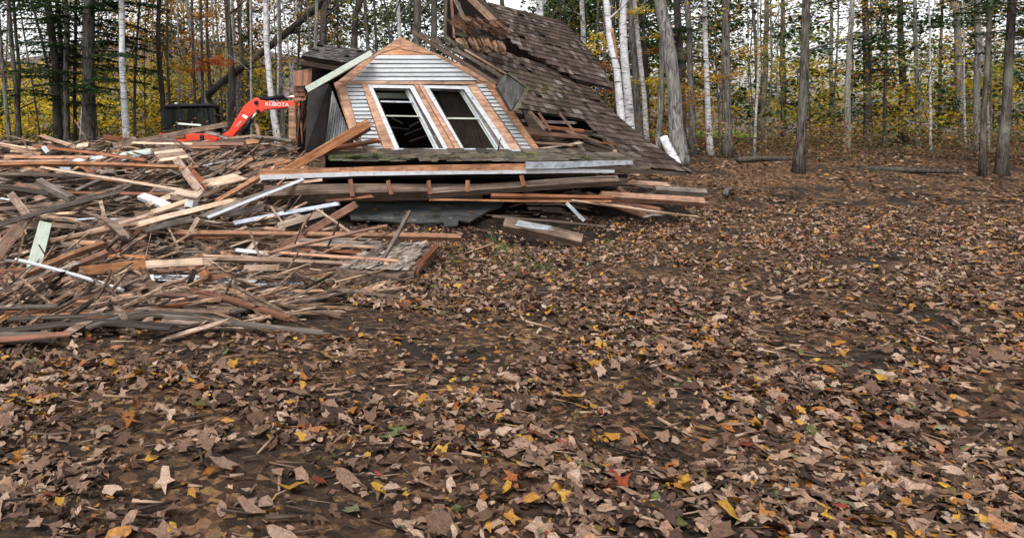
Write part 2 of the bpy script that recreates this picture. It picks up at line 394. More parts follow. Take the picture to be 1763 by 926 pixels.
# hills and far meadow
def hill_h(x, y):
    return 1.0 + 15 * math.exp(-((x + 38) / 60) ** 2) * sm(90, 150, y) + 5 * sm(90, 160, y) + .8 * math.sin(x * .12)
tag(grid('hill', list(np.arange(-260, 300, 10)), list(np.arange(88, 260, 8)), hill_h, M['hill']), kind='structure')
mb = MB(); pts = [(13, 40), (24, 40), (34, 62), (15, 62)]
mb.prism([(x, y, 1.19 + (y - 40) * .012 + .03) for x, y in pts], [(x, y, .6) for x, y in pts])
tag(mb.build('lawn', M['lawn']), kind='structure')

# ---------------------------------------------------------------- trees
def seg_pts(pix, Y, base_z, top_v=-260):
    """pix: list of (u,v) down the trunk as seen; extend to the ground and above the frame"""
    p = [P(u, v, Y) for u, v in pix]
    d = p[-1] - p[-2]
    if p[-1].z > base_z and abs(d.z) > 1e-3:
        p.append(p[-1] + d * ((base_z - p[-1].z) / d.z))
    p.reverse()
    d = (p[-1] - p[-2]).normalized()
    top = 12.0
    while p[-1].z < top:
        d = (d * .75 + Vector((0, 0, 1)) * .25).normalized()
        p.append(p[-1] + d * 1.6)
    return p

def resample(p, step):
    out = [p[0]]
    for a, b in zip(p[:-1], p[1:]):
        n = max(1, int((b - a).length / step))
        for k in range(1, n + 1): out.append(a.lerp(b, k / n))
    return out

def limb(mb, o, d, L, r, rg, n=5, sag=0, depth=1, tips=None):
    pts = [o]; rad = [r]; k = 5
    for i in range(k):
        d = (d + Vector((rg.uniform(-.2, .2), rg.uniform(-.2, .2), rg.uniform(-.12, .2) - sag))).normalized()
        pts.append(pts[-1] + d * L / k); rad.append(r * (1 - .85 * (i + 1) / k))
        if tips is not None: tips.append(pts[-1])
        if depth > 0 and i >= 1 and rg.random() < .75:
            dd = (d + Vector((rg.uniform(-1, 1), rg.uniform(-1, 1), rg.uniform(-.4, .8)))).normalized()
            limb(mb, pts[-1], dd, L * .5, rad[-1] * .6, rg, 4, sag, depth - 1, tips)
    mb.tube(pts, rad, n, False)

def tree(name, pix, wpx, Y, bark, label, group=None, crown=None, ndens=1.0, low=3.2, cat='tree', seed=0, nl=None, reach=1.6, leaf=.09):
    rg = random.Random(seed + int(pix[0][0] * 7)); nr = np.random.default_rng(seed + int(abs(pix[0][0]) * 13) + 1)
    bz = GH(P(pix[-1][0], 240, Y).x, Y) - .05
    pts = resample(seg_pts(pix, Y, bz), .8)
    r = wpx * Y / F / 2
    H = pts[-1].z - pts[0].z
    pts2, rad = [], []
    for i, q in enumerate(pts):
        t = (q.z - pts[0].z) / H
        rad.append(r * (1.0 + .6 * math.exp(-t * 26)) * (1.06 - .75 * t ** 1.4))
        pts2.append(q + Vector((rg.uniform(-1, 1), rg.uniform(-1, 1), 0)) * r * .22 + Vector((math.sin(q.z * .9 + seed), math.cos(q.z * .7 + seed), 0)) * .035)
    pts = pts2
    root = empty(name, pts[0], label=label, cat=cat, group=group)
    mb = MB(); mb.tube(pts, rad, 9)
    tips = []
    if crown == 'fir':
        # flat layered boughs with drooping ends
        C = []
        z = low
        while z < min(pts[-1].z, 10.5):
            i = min(range(len(pts)), key=lambda k: abs(pts[k].z - z)); o = pts[i]
            o = Vector((o.x, o.y, z))
            a = rg.uniform(0, 6.28); L = reach * rg.uniform(.5, 1.1)
            q = o; d = Vector((math.cos(a), math.sin(a), .12)); bp = [o]
            for k in range(6):
                q = q + d * L / 6; d = (d + Vector((0, 0, -.06))).normalized(); bp.append(q)
            mb.tube(bp, [.014 * (1 - k / 7) + .003 for k in range(7)], 4, False)
            side = Vector((-math.sin(a), math.cos(a), 0))
            n = int(190 * L * ndens)
            t = nr.uniform(.15, 1, n); s = nr.normal(size=n) * .16 * (1.15 - t * .8) * L
            for tt, ss in zip(t, s):
                f = tt * 6; k0 = min(5, int(f)); pp = bp[k0].lerp(bp[k0 + 1], f - k0)
                C.append(tuple(pp + side * ss + Vector((0, 0, -abs(ss) * .25 + rg.uniform(-.02, .02)))))
            z += rg.uniform(.05, .17)
        mb.build('trunk', bark, root, True)
        leaf_mesh('crown', C, .085, nr, M['lf_green'], root, flat=.8, tmpl=LEAF4)
        return root
    n = nl if nl is not None else int(7 * ndens) + 3
    for k in range(n):
        z = low + (pts[-1].z - low) * (k + rg.random()) / n
        i = min(range(1, len(pts)), key=lambda j: abs(pts[j].z - z)); o = pts[i - 1].lerp(pts[i], .5)
        a = rg.uniform(0, 6.28); el = rg.uniform(.1, .9)
        d = Vector((math.cos(a) * math.cos(el), math.sin(a) * math.cos(el), math.sin(el)))
        limb(mb, o, d, reach * rg.uniform(.6, 1.3), max(.008, min(.045, r * .35)), rg, 4, 0, 2, tips)
    mb.build('trunk', bark, root, True)
    if crown and tips:
        mats = {'yellow': 'lf_yellow', 'gold': 'lf_gold', 'red': 'lf_red', 'lime': 'lf_lime', 'brown': 'lf_brown', 'pine': 'lf_green'}
        T = np.array([tuple(q) for q in tips])
        if crown == 'pine':
            sel = T[nr.integers(0, len(T), int(1500 * ndens))]
            C = sel + nr.normal(size=sel.shape) * (.22, .22, .10)
            leaf_mesh('crown', C, .10, nr, M['lf_green'], root, flat=.3)
        else:
            sel = T[nr.integers(0, len(T), int(700 * ndens))]
            C = sel + nr.normal(size=sel.shape) * (.16, .16, .07)
            leaf_mesh('crown', C, leaf, nr, M[mats[crown]], root, flat=.5)
    return root

B, BD, BG, BI, BM = M['bark'], M['barkdark'], M['barkgrey'], M['birch'], M['birchgrey']
G1 = 'slim grey brown trunks in the woods'
TREES = [
 # name, pixels down the trunk, width, Y, bark, label, group, crown, extra
 ('bare_tree', [(17, 0), (24, 110), (29, 215)], 8, 19, BD, 'dark curving bare trunk at the far left edge of the woods', None, 'brown', dict(ndens=.3, low=2)),
 ('bare_tree', [(26, 0), (33, 120), (27, 225)], 6, 20, BD, 'dark slender trunk crossing the curving one at the far left', None, None, dict(nl=9, low=2)),
 ('bare_tree', [(0, 70), (4, 150), (14, 240)], 7, 18, B, 'leaning dark trunk cut by the left edge of the photo', None, None, dict(nl=8, low=2)),
 ('bare_tree', [(36, 20), (48, 110), (64, 215)], 3, 20, B, 'very thin stem leaning right beside the far left trunks', None, None, dict(nl=8, low=2)),
 ('bare_tree', [(55, 0), (70, 70), (78, 110)], 5, 21, B, 'thin forked stem leaning against the big dark hemlock', None, None, dict(nl=6)),
 ('hemlock', [(80, 0), (92, 110), (101, 245)], 14, 20, BD, 'big dark hemlock trunk with green boughs, leftmost of the thick trunks', None, 'fir', dict(low=2.3, reach=2.0)),
 ('hemlock', [(96, 0), (106, 120), (113, 240)], 9, 21.5, BD, 'hemlock just right of the big dark leftmost one', None, 'fir', dict(low=3.0, ndens=.6)),
 ('pine_tree', [(111, 0), (113, 120), (117, 240)], 10, 19.5, B, 'straight grey brown trunk in the middle of the left trunk cluster', None, None, dict(nl=6, low=4)),
 ('pine_tree', [(128, 0), (129, 120), (132, 240)], 6, 20.5, BD, 'narrow nearly black trunk next to the widest trunk', None, 'fir', dict(low=3.2, ndens=.5)),
 ('fir_tree', [(148, 0), (151, 100), (155, 255)], 20, 19, B, 'widest grey trunk on the left, with layered dark green boughs spreading right', None, 'fir', dict(low=2.6, reach=2.3, ndens=1.2)),
 ('bare_tree', [(160, 0), (163, 120), (168, 240)], 4, 21, B, 'thin stem touching the right side of the widest left trunk', None, None, dict(nl=6)),
 ('birch_tree', [(209, 0), (213, 110), (218, 240)], 11, 18.5, BI, 'straight white birch trunk standing alone left of the excavator', None, 'yellow', dict(nl=6, low=5, ndens=.3)),
 ('maple_tree', [(240, 0), (235, 120), (232, 235)], 5, 22, B, 'slim speckled trunk right of the lone white birch', None, 'gold', dict(ndens=.6, low=4)),
 ('maple_tree', [(274, 0), (276, 100), (281, 200)], 9, 22, BD, 'dark trunk rising behind the left end of the excavator cab', None, 'brown', dict(ndens=.5, low=4)),
 ('maple_tree', [(289, 0), (290, 100), (292, 190)], 5, 24, B, 'narrow trunk rising from behind the excavator cab roof', None, 'gold', dict(ndens=.6, low=4)),
 ('birch_tree', [(322, 0), (336, 90), (354, 185)], 7, 22.5, BM, 'grey white birch leaning left above the right end of the cab', None, 'yellow', dict(nl=6, ndens=.4, low=5)),
 ('bare_tree', [(358, 0), (359, 100), (361, 200)], 6, 24, B, 'straight grey trunk behind the leaning birch above the cab', None, 'gold', dict(ndens=.5, low=4)),
 ('bare_tree', [(367, 0), (369, 110), (372, 215)], 4, 24, BM, 'thin pale trunk between the cab and the boom of the excavator', None, None, dict(nl=6)),
 ('pine_tree', [(392, 0), (396, 110), (400, 215)], 11, 23, BD, 'thick dark brown trunk above the foot of the excavator boom', None, 'pine', dict(low=4.2, ndens=.8)),
 ('birch_tree', [(400, 0), (403, 100), (408, 205)], 7, 23.5, BM, 'mottled grey birch hugging the thick dark trunk above the boom', None, None, dict(nl=5, low=5)),
 ('pine_tree', [(412, -10), (414, 110), (418, 220)], 7, 26, B, 'grey trunk just right of the mottled birch above the boom', None, 'pine', dict(low=4.5, ndens=.7)),
 ('birch_tree', [(414, 0), (422, 50), (430, 105), (434, 220)], 3, 25, BI, 'thread thin white birch stem crossing the dark trunks above the boom', None, None, dict(nl=4, low=5)),
 ('pine_tree', [(428, 0), (429, 90), (431, 200)], 10, 24.5, BD, 'dark rough trunk directly above the elbow of the excavator boom', None, 'pine', dict(low=4.2)),
 ('birch_tree', [(455, 0), (458, 70), (464, 140), (480, 240)], 11, 21.5, BI, 'large white birch bending right below, behind the lettered boom', None, 'yellow', dict(nl=5, low=5, ndens=.3)),
 ('maple_tree', [(478, 0), (481, 90), (490, 235)], 8, 22, BG, 'pale grey trunk right of the large bent white birch', None, 'gold', dict(ndens=.5, low=4.5)),
 ('birch_tree', [(484, 0), (497, 90), (505, 150)], 3, 26, BI, 'thin white birch stem left of the ruined wall', None, None, dict(nl=3, low=5)),
 ('birch_tree', [(508, 20), (503, 90), (509, 160)], 3, 28, BI, 'second thin white birch stem left of the ruined wall', None, None, dict(nl=3, low=5)),
 ('pine_tree', [(545, 0), (546, 60), (547, 150)], 7, 21, BG, 'pale grey trunk rising behind the small shingled roof piece', None, 'pine', dict(low=4.6, ndens=.6)),
 ('pine_tree', [(559, 0), (558, 60), (558, 150)], 14, 22, BD, 'broad dark trunk rising behind the small shingled roof piece', None, 'pine', dict(low=4.4)),
 ('bare_tree', [(583, 0), (583, 60), (584, 150)], 4, 23, B, 'thin trunk behind the left rake of the dormer', None, None, dict(nl=5)),
 ('pine_tree', [(622, 0), (613, 25), (610, 90), (609, 150)], 13, 22, BD, 'dark forked trunk leaning right behind the dormer', None, 'pine', dict(low=4.6)),
 ('bare_tree', [(630, 0), (633, 60), (634, 150)], 7, 21, BD, 'dark upright trunk just left of the dormer peak', None, 'lime', dict(ndens=.2, low=4.5)),
 ('bare_tree', [(646, 0), (648, 60), (649, 150)], 5, 23, B, 'slim grey trunk close to the dormer peak', None, 'lime', dict(ndens=.2, low=4.5)),
 ('maple_tree', [(662, 0), (669, 30), (672, 90)], 4, 22, BD, 'thin trunk with yellow green leaves above the dormer peak', None, 'lime', dict(ndens=.5, low=3.6)),
 ('maple_tree', [(689, 0), (675, 40), (673, 90)], 3, 22.3, BD, 'second stem of the yellow green pair above the dormer peak', None, 'lime', dict(ndens=.5, low=3.6)),
 ('birch_tree', [(685, 0), (686, 60), (688, 150)], 8, 23, BI, 'white birch standing behind the dormer peak', None, None, dict(nl=4, low=5)),
 ('maple_tree', [(716, -5), (716, 60), (716, 150)], 15, 20.5, B, 'thick mottled trunk right of the dormer peak', None, 'lime', dict(ndens=.2, low=4.6)),
 ('maple_tree', [(746, -5), (745, 60), (745, 150)], 12, 21, BD, 'dark trunk left of the torn roof opening', None, 'lime', dict(ndens=.3, low=4.6)),
 ('pine_tree', [(862, -20), (864, 60), (866, 150)], 9, 24, BD, 'dark trunk barely showing over the top of the big roof', None, 'lime', dict(low=5.5, ndens=.5)),
 ('birch_tree', [(926, -10), (929, 60), (932, 150)], 14, 22, BI, 'white birch rising behind the top edge of the big roof', None, 'lime', dict(nl=5, low=5.2, ndens=.4)),
 ('pine_tree', [(975, -5), (950, 30), (935, 90)], 6, 23, BD, 'dark leaning limb like trunk behind the upper roof edge', None, 'pine', dict(low=4.6, ndens=.8)),
 ('birch_tree', [(1001, 0), (1005, 60), (1009, 180)], 10, 23, BM, 'mottled grey birch behind the right edge of the upper roof', None, 'pine', dict(low=4.4, ndens=.8)),
 ('birch_tree', [(1044, 0), (1053, 70), (1062, 120), (1069, 215)], 12, 19.5, BI, 'white birch with a peeled orange stretch behind the roof slope', None, 'gold', dict(nl=4, low=5, ndens=.4)),
 ('pine_tree', [(1057, 0), (1058, 100), (1060, 200)], 6, 23, BD, 'dark thin trunk behind the peeled birch', None, 'pine', dict(low=4, ndens=.8)),
 ('birch_tree', [(1074, -10), (1076, 90), (1082, 220)], 14, 20.5, BI, 'stout white birch right of the peeled one behind the roof slope', None, 'gold', dict(nl=5, low=5, ndens=.3)),
 ('maple_tree', [(1086, 30), (1092, 120), (1098, 230)], 11, 22, BG, 'grey trunk between the stout birch and the slim curved birch', None, None, dict(nl=5, low=5)),
 ('birch_tree', [(1093, 0), (1102, 110), (1112, 225)], 8, 21, BM, 'slim curved birch in front of a dark trunk at the right', None, 'yellow', dict(nl=5, low=4.8, ndens=.5)),
 ('pine_tree', [(1105, 0), (1110, 110), (1115, 220)], 7, 24, BD, 'dark trunk directly behind the slim curved birch', None, 'pine', dict(low=4, ndens=.9)),
 ('maple_tree', [(1140, 60), (1138, 150), (1133, 250)], 8, 19.5, BG, 'grey trunk touching the left side of the massive one', None, None, dict(nl=4, low=5)),
 ('oak_tree', [(1136, -5), (1152, 90), (1161, 160), (1171, 275)], 22, 18.5, BG, 'massive grey trunk at the right with a gentle leftward lean', None, 'gold', dict(nl=5, low=5.4, ndens=.4)),
 ('pine_tree', [(1166, 0), (1170, 110), (1176, 230)], 13, 22, BD, 'dark trunk with green boughs behind the massive grey one', None, 'fir', dict(low=3.0, ndens=.6, reach=1.4)),
 ('maple_tree', [(1182, 0), (1187, 110), (1195, 240)], 10, 21, BG, 'grey trunk at the right edge of the photo', None, 'gold', dict(nl=5, low=4.6, ndens=.4)),
]
for i, (nm, pix, wpx, Y, bk, lab, gr, cr, kw) in enumerate(TREES):
    tr = tree(nm, pix, wpx, Y, bk, lab, gr, cr, seed=i * 31, **kw)
    if 'peeled orange' in lab:
        m = MB(); q = [P(u, v, Y - .045) for u, v in ((1051.5, 50), (1056, 72), (1059, 96), (1062, 122))]
        m.tube(resample(q, .15), [.078] * len(resample(q, .15)), 8)
        o = m.build('peeled_patch', simple('peeled_orange_bark', (.42, .22, .11), .8, nscale=9, col2=(.16, .07, .035)), tr, True); o['label'] = 'orange stretch of trunk where the bark is peeled off'

# woods continuing past the right side, and thin background stems everywhere
rgt = random.Random(77)
LABR = {0: ('maple_tree', 'slim grey trunk among the trees beyond the right end of the roof'), 1: ('birch_tree', 'white birch among the trees beyond the right end of the roof'), 2: ('pine_tree', 'dark conifer with green boughs beyond the right end of the roof')}
k = 0; u = 1212
while u < 1860:
    t = rgt.choice([0, 0, 1, 2, 0, 2]); Y = rgt.uniform(16, 33); wv = rgt.uniform(6, 17) * 22 / Y; ln = rgt.uniform(-14, 14)
    nm, lab = LABR[t]
    tree(nm, [(u, 0), (u + ln * .5, 120), (u + ln, 250)], wv, Y, {0: rgt.choice([B, BG]), 1: BI, 2: BD}[t], lab, 'trees beyond the right end of the roof',
         {0: rgt.choice(['gold', 'yellow', 'brown']), 1: 'yellow', 2: 'fir'}[t], ndens=.5, low=rgt.uniform(2.6, 4.5), seed=900 + k, reach=1.5)
    u += rgt.uniform(22, 48); k += 1
protos = []
for j in range(6):
    ppx = [(0, 0), (rgt.uniform(-6, 6), 110), (rgt.uniform(-14, 14), 245)]
    root = tree('sapling', [(600 + a, b) for a, b in ppx], rgt.uniform(2, 3.6), 24, rgt.choice([B, BD, BG, BM]), 'thin stem in the woods behind, one of many alike', 'thin stems in the woods behind',
                ['yellow', 'gold', None, 'lime', 'brown', None][j], ndens=.55, low=2.0, seed=500 + j, reach=1.1)
    protos.append(root)
spots = []
for k in range(64):
    u = rgt.uniform(-20, 560) if k < 32 else rgt.uniform(940, 1780)
    spots.append((u, rgt.uniform(21, 36)))
for k, (u, Y) in enumerate(spots):
    src = protos[k % 6]
    if k < 6: o = src
    else:
        o = src.copy(); COL.objects.link(o)
        for ch in list(src.children):
            c = ch.copy(); COL.objects.link(c); c.parent = o; c.matrix_parent_inverse = ch.matrix_parent_inverse.copy()
    x = (u - HU) / F * Y
    o.location = (x, Y, GH(x, Y) - .05); o.rotation_euler.z = rgt.uniform(0, 6.28)

for k, (u, v, Y, L, a, r, lb) in enumerate(((1330, 262, 19, 2.4, .3, .07, 'mossy fallen log lying level among the trees at the right'), (1560, 270, 17.5, 2.2, -.5, .08, 'thick fallen log angled away at the far right'), (1255, 285, 16, 1.9, 1.0, .06, 'thin fallen branch on the leaves right of the roof corner'))):
    c = P(u, v, Y); c.z = GH(c.x, c.y) + r * .7; d = Vector((math.cos(a), math.sin(a), 0)) * L / 2
    m = MB(); m.tube([c - d, c - d * .3 + Vector((0, .05, .02)), c + d * .4, c + d], [r, r * .95, r * .8, r * .6], 9); tag(m.build('fallen_log', [B, BD, BG][k], None, True), lb, 'log')
# leaning fallen tree
def fallen():
    pts = [P(u, v, Y) for u, v, Y in ((350, 172, 24), (372, 150, 23.6), (410, 122, 23.2), (455, 88, 22.8), (490, 60, 22.5), (520, 35, 22.3), (548, 8, 22), (585, -40, 21.7))]
    root = empty('leaning_tree', pts[0], label='dark fallen tree leaning diagonally across the trunks above the excavator', cat='tree')
    mb = MB(); mb.tube(resample(pts, .4), [.13 - .0022 * i for i in range(len(resample(pts, .4)))], 9)
    rg = random.Random(3)
    for i in (4, 5, 6): limb(mb, pts[i], Vector((.8, 0, .15)), 1.6, .05, rg)
    # butt resting on the ground behind the machine
    mb.tube([P(350, 172, 24), P(335, 190, 24.2), P(318, 240, 24.5)], [.13, .15, .17], 9)
    mb.build('trunk', BD, root, True)
fallen()

# far wood: masses of yellow foliage
def far_leaves(name, boxes, mat, label, cat, size, seed):
    nr = np.random.default_rng(seed); C = []
    for (u0, u1, v0, v1, Y0, Y1, n, clump) in boxes:
        m = max(1, n // clump)
        uu = nr.uniform(u0, u1, m); vv = nr.uniform(v0, v1, m); YY = nr.uniform(Y0, Y1, m)
        for a, b, y in zip(uu, vv, YY):
            c = np.array(P(a, b, y)); c[2] = max(c[2], GH(c[0], y) + .1)
            if math.sin(a * .045 + seed) + math.sin(b * .09 + a * .02 + seed * 2) + math.sin(a * .13 - b * .05) < nr.uniform(-2.2, 1.0): continue
            sg = nr.uniform(.25, .8); k = max(4, int(clump * sg * 2.4)); tilt = nr.normal() * .35
            q = nr.normal(size=(k, 3)) * (sg, .4, sg * nr.uniform(.2, .45)); q[:, 2] += q[:, 0] * tilt
            C.append(c + q)
    C = np.concatenate(C)
    tag(leaf_mesh(name, C, size, nr, mat, flat=.3), label, cat, kind='stuff')
far_leaves('yellow_understory', [(-60, 470, 104, 225, 30, 46, 22000, 60), (-60, 470, 170, 235, 25, 30, 3500, 30), (1050, 1900, 110, 225, 28, 46, 16000, 40)], M['lf_yellow'], 'mass of bright yellow foliage deep in the woods', 'foliage', .2, 1)
far_leaves('green_understory', [(-40, 500, 165, 240, 24, 40, 9000, 50), (-60, 330, -30, 130, 28, 44, 7000, 45), (150, 560, -20, 160, 30, 46, 15000, 50), (940, 1100, 100, 200, 26, 40, 5000, 50), (940, 1900, -30, 225, 26, 46, 46000, 70), (940, 1070, -10, 130, 26, 34, 5000, 50), (540, 800, -30, 110, 30, 44, 14000, 50), (930, 1230, -30, 120, 28, 44, 14000, 50)], M['lf_green'], 'dark green foliage filling gaps deep in the woods', 'foliage', .20, 2)
far_leaves('orange_understory', [(-40, 560, 0, 150, 26, 40, 3600, 18), (180, 600, -20, 110, 24, 38, 10000, 22), (980, 1900, -20, 230, 24, 40, 12000, 26), (1040, 1230, 90, 240, 22, 34, 4000, 30), (0, 480, 130, 230, 26, 34, 1500, 30)], M['lf_gold'], 'scattered golden orange leaves in the woods behind', 'foliage', .11, 3)
far_leaves('lime_understory', [(-60, 520, 120, 235, 26, 44, 7000, 40), (940, 1900, 60, 235, 24, 44, 12000, 40), (560, 900, 0, 90, 26, 40, 2500, 40)], M['lf_lime'], 'yellow green foliage deep in the woods', 'foliage', .14, 6)
far_leaves('green_brush', [(1190, 1900, 218, 268, 17, 30, 6000, 30), (-80, 300, 225, 262, 17, 26, 3000, 30)], M['lf_green'], 'low green seedlings along the edge of the woods', 'brush', .07, 5)
far_leaves('low_brush', [(-80, 560, 215, 262, 18, 28, 5000, 40), (1060, 1900, 215, 266, 18, 32, 14000, 40)], M['lf_brown'], 'low brown brush covering the forest floor', 'brush', .08, 4)

# tangle of bare twigs between the trunks
mb = MB(); rgw = random.Random(9)
for k in range(950):
    u = rgw.choice([rgw.uniform(-60, 560), rgw.uniform(-60, 560), rgw.uniform(540, 790), rgw.uniform(930, 1850)]); v = rgw.uniform(-60, 215); Y = rgw.uniform(20, 36)
    d = Vector((rgw.uniform(-1, 1), rgw.uniform(-.5, .5), rgw.uniform(.1, 1.3))).normalized()
    limb(mb, P(u, v, Y), d, rgw.uniform(.8, 2.6), rgw.uniform(.010, .022) * Y / 25, rgw, 3, 0, 2)
tag(mb.build('bare_twigs', M['barktwig']), 'tangle of thin bare twigs between the trunks of the woods', 'twigs', kind='stuff')

# maple boughs with bright leaves
def maple(name, stem, Y, patches, mat, label, seed):
    nr = np.random.default_rng(seed); rg = random.Random(seed)
    bz = GH(P(stem[-1][0], 240, Y).x, Y)
    pts = resample(seg_pts(stem, Y, bz), .8)
    root = empty(name, pts[0], label=label, cat='tree')
    mb = MB(); mb.tube(pts, [.05 * (1 - .6 * i / len(pts)) for i in range(len(pts))], 7)
    C = []
    for (u, v, ru, rv, n) in patches:
        q = P(u, v, Y); o = min(pts, key=lambda a: abs(a.z - q.z + .25))
        mb.tube([o, o.lerp(q, .5) + Vector((0, 0, .06)), q], [.014, .010, .004], 5, False)
        m = 6
        for k in range(m):
            e = q + Vector((rg.uniform(-1, 1) * ru * Y / F, rg.uniform(-.4, .4), rg.uniform(-1, 1) * rv * Y / F))
            mb.tube([q, e], [.006, .003], 4, False)
            cc = np.array(e)[None] + nr.normal(size=(n // m, 3)) * (ru * Y / F * .38, .2, rv * Y / F * .33); C.append(cc)
    mb.build('trunk', B, root, True)
    leaf_mesh('crown', np.concatenate(C), .075, nr, mat, root, flat=1.0, tmpl=LEAF6)
maple('red_maple', [(346, 20), (348, 110), (350, 220)], 21, [(372, 110, 26, 7, 420), (345, 118, 16, 6, 200), (320, 62, 10, 8, 90), (388, 104, 10, 5, 90)], M['lf_red'], 'slender maple with orange red leaf sprays above the cab', 11)
maple('golden_maple', [(330, 0), (333, 110), (338, 220)], 22, [(352, 28, 22, 8, 260), (368, 42, 16, 8, 150), (312, 120, 14, 5, 160), (335, 95, 12, 5, 120), (300, 20, 14, 6, 120)], M['lf_gold'], 'slender maple with golden leaves high above the cab', 12)
maple('golden_maple', [(1030, 0), (1028, 100), (1030, 200)], 21, [(1034, 70, 16, 12, 260), (1022, 85, 18, 9, 240), (1085, 25, 20, 7, 220), (1100, 20, 12, 7, 90), (1110, 140, 22, 6, 240), (1130, 60, 12, 6, 80)], M['lf_yellow'], 'maple with bright yellow leaves behind the right roof edge', 13)
maple('red_maple', [(1040, 40), (1041, 120), (1043, 220)], 22, [(1037, 118, 9, 7, 110), (1120, 88, 22, 4, 130), (1048, 155, 12, 5, 100)], M['lf_red'], 'maple with red leaves low behind the right roof edge', 14)
maple('golden_maple', [(520, 0), (515, 60), (512, 160)], 23, [(430, 50, 14, 6, 120), (520, 30, 14, 8, 100), (545, 25, 12, 5, 80), (455, 12, 14, 6, 100)], M['lf_gold'], 'maple with sparse golden leaves above the leaning dead tree', 15)
maple('golden_maple', [(1250, 0), (1254, 100), (1256, 230)], 20, [(1195, 170, 14, 10, 120), (1240, 130, 30, 12, 260), (1290, 90, 26, 10, 220), (1180, 150, 10, 14, 100)], M['lf_gold'], 'maple with golden orange leaves past the right end of the roof', 16)

# ---------------------------------------------------------------- boards
def plank_mesh(name, L, w, t, rg, bend=0., s0=0, s1=0, taper=1.):
    n = max(2, int(L / .35)); V = []; Fc = []
    ch = min(.004, t * .2)
    prof = [(-1, -1, 1, 0), (1, -1, -1, 0), (1, -1, 0, 1), (1, 1, 0, -1), (1, 1, -1, 0), (-1, 1, 1, 0), (-1, 1, 0, -1), (-1, -1, 0, 1)]
    tw = rg.uniform(-.05, .05); ph = rg.uniform(0, 6)
    for i in range(n + 1):
        s = i / n; x = (s - .5) * L
        zo = bend * (1 - (2 * s - 1) ** 2); wy = w * (1 + (taper - 1) * s) * (1 + rg.uniform(-.012, .012))
        a = tw * (s - .5) * 2
        for (py, pz, cy, cz) in prof:
            y = py * wy / 2 + cy * ch; z = pz * t / 2 + cz * ch
            xx = x + (rg.uniform(-.012, .012) if i in (0, n) and (s0 if i == 0 else s1) else 0)
            V.append((xx, y * math.cos(a) - z * math.sin(a), y * math.sin(a) + z * math.cos(a) + zo + .004 * math.sin(s * 9 + ph)))
    for i in range(n):
        for k in range(8):
            k2 = (k + 1) % 8
            Fc.append((i * 8 + k, i * 8 + k2, (i + 1) * 8 + k2, (i + 1) * 8 + k))
    Fc.append(tuple(range(7, -1, -1))); Fc.append(tuple(n * 8 + k for k in range(8)))
    for side, sp in ((-1, s0), (1, s1)):
        if not sp: continue
        m = 5 + int(w / .03)
        for k in range(m):
            y0 = -w / 2 + w * k / m * (1 if side < 0 else taper); ww = w / m * rg.uniform(.6, 1.1); ll = sp * rg.uniform(.15, 1)
            z0 = rg.uniform(-.35, .1) * t; tt = t * rg.uniform(.3, .7); xe = side * L / 2; b = len(V)
            V += [(xe - side * .02, y0, z0 - tt / 2), (xe - side * .02, y0 + ww, z0 - tt / 2), (xe - side * .02, y0 + ww, z0 + tt / 2), (xe - side * .02, y0, z0 + tt / 2),
                  (xe + side * ll, y0 + ww * .4, z0 + rg.uniform(-.3, .3) * t), (xe + side * ll * .9, y0 + ww * .7, z0)]
            Fc += [(b, b + 1, b + 5, b + 4), (b + 1, b + 2, b + 5), (b + 2, b + 3, b + 4, b + 5), (b + 3, b, b + 4), (b, b + 3, b + 2, b + 1)]
    me = bpy.data.meshes.new(name); me.from_pydata(V, [], Fc); me.update()
    return me

def put(o, a, b, up):
    d = (b - a).normalized(); y = up.cross(d).normalized(); z = d.cross(y).normalized()
    Mx = Matrix((d, y, z)).transposed().to_4x4(); Mx.translation = (a + b) / 2
    o.matrix_basis = Mx

def YS(v): return 3713.0 / (v + 6)

BOARDN = [0]
def board(u0, v0, u1, v1, wpx, mat, label=None, face='s', lift=.012, Y0=None, Y1=None, th=None, bend=0., s0=0, s1=0, name=None, cat=None, group=None, taper=1., parent=None):
    name = name or ('beam' if face == 'b' else 'broken_board'); cat = cat or name.replace('broken_', '')
    BOARDN[0] += 1; rg = random.Random(BOARDN[0] * 17 + 3)
    if not parent:
        if s0 == 0 and rg.random() < .6: s0 = rg.uniform(.02, .09)
        if s1 == 0 and rg.random() < .6: s1 = rg.uniform(.02, .09)
        if bend == 0: bend = rg.uniform(-.012, .025)
    ya = (Y0 if Y0 else YS(v0)) * (1 - lift); yb = (Y1 if Y1 else YS(v1)) * (1 - lift)
    a, b = P(u0, v0, ya), P(u1, v1, yb)
    ym = (ya + yb) / 2; ww = wpx * ym / F
    d = (b - a).normalized(); tocam = (Vector((0, 0, CH)) - (a + b) / 2).normalized()
    if face == 'c': up = tocam                                  # broad side turned to the viewer
    elif face == 't': up = Vector((0, -.25, 1))                 # lying flat
    else: up = (tocam + Vector((rg.uniform(-.3, .3), 0, .9))).normalized()
    up = (up - d * up.dot(d)).normalized()
    wy = up.cross(d).normalized(); wy = wy - tocam * wy.dot(tocam); ds = (d - tocam * d.dot(tocam))
    ds = ds.normalized() if ds.length > 1e-4 else Vector((1, 0, 0))
    cosf = max(.35, (wy - ds * wy.dot(ds)).length)
    if face == 'b': t = ww * .9; w_ = ww * .9
    else:
        t = th if th else min(.03, max(.012, ww * .3)); w_ = ww / cosf * .95
    me = plank_mesh(name, (b - a).length, w_, t, rg, bend, s0, s1, taper)
    o = link(name, me, mat if not isinstance(mat, str) else M[mat])
    if parent:
        put(o, a, b, up); o.parent = parent
        off = Vector((0, 0, 0)); p = parent
        while p: off += p.location; p = p.parent
        o.matrix_basis = Matrix.Translation(-off) @ o.matrix_basis
        return o
    put(o, a, b, up)
    tag(o, label, cat, group); return o

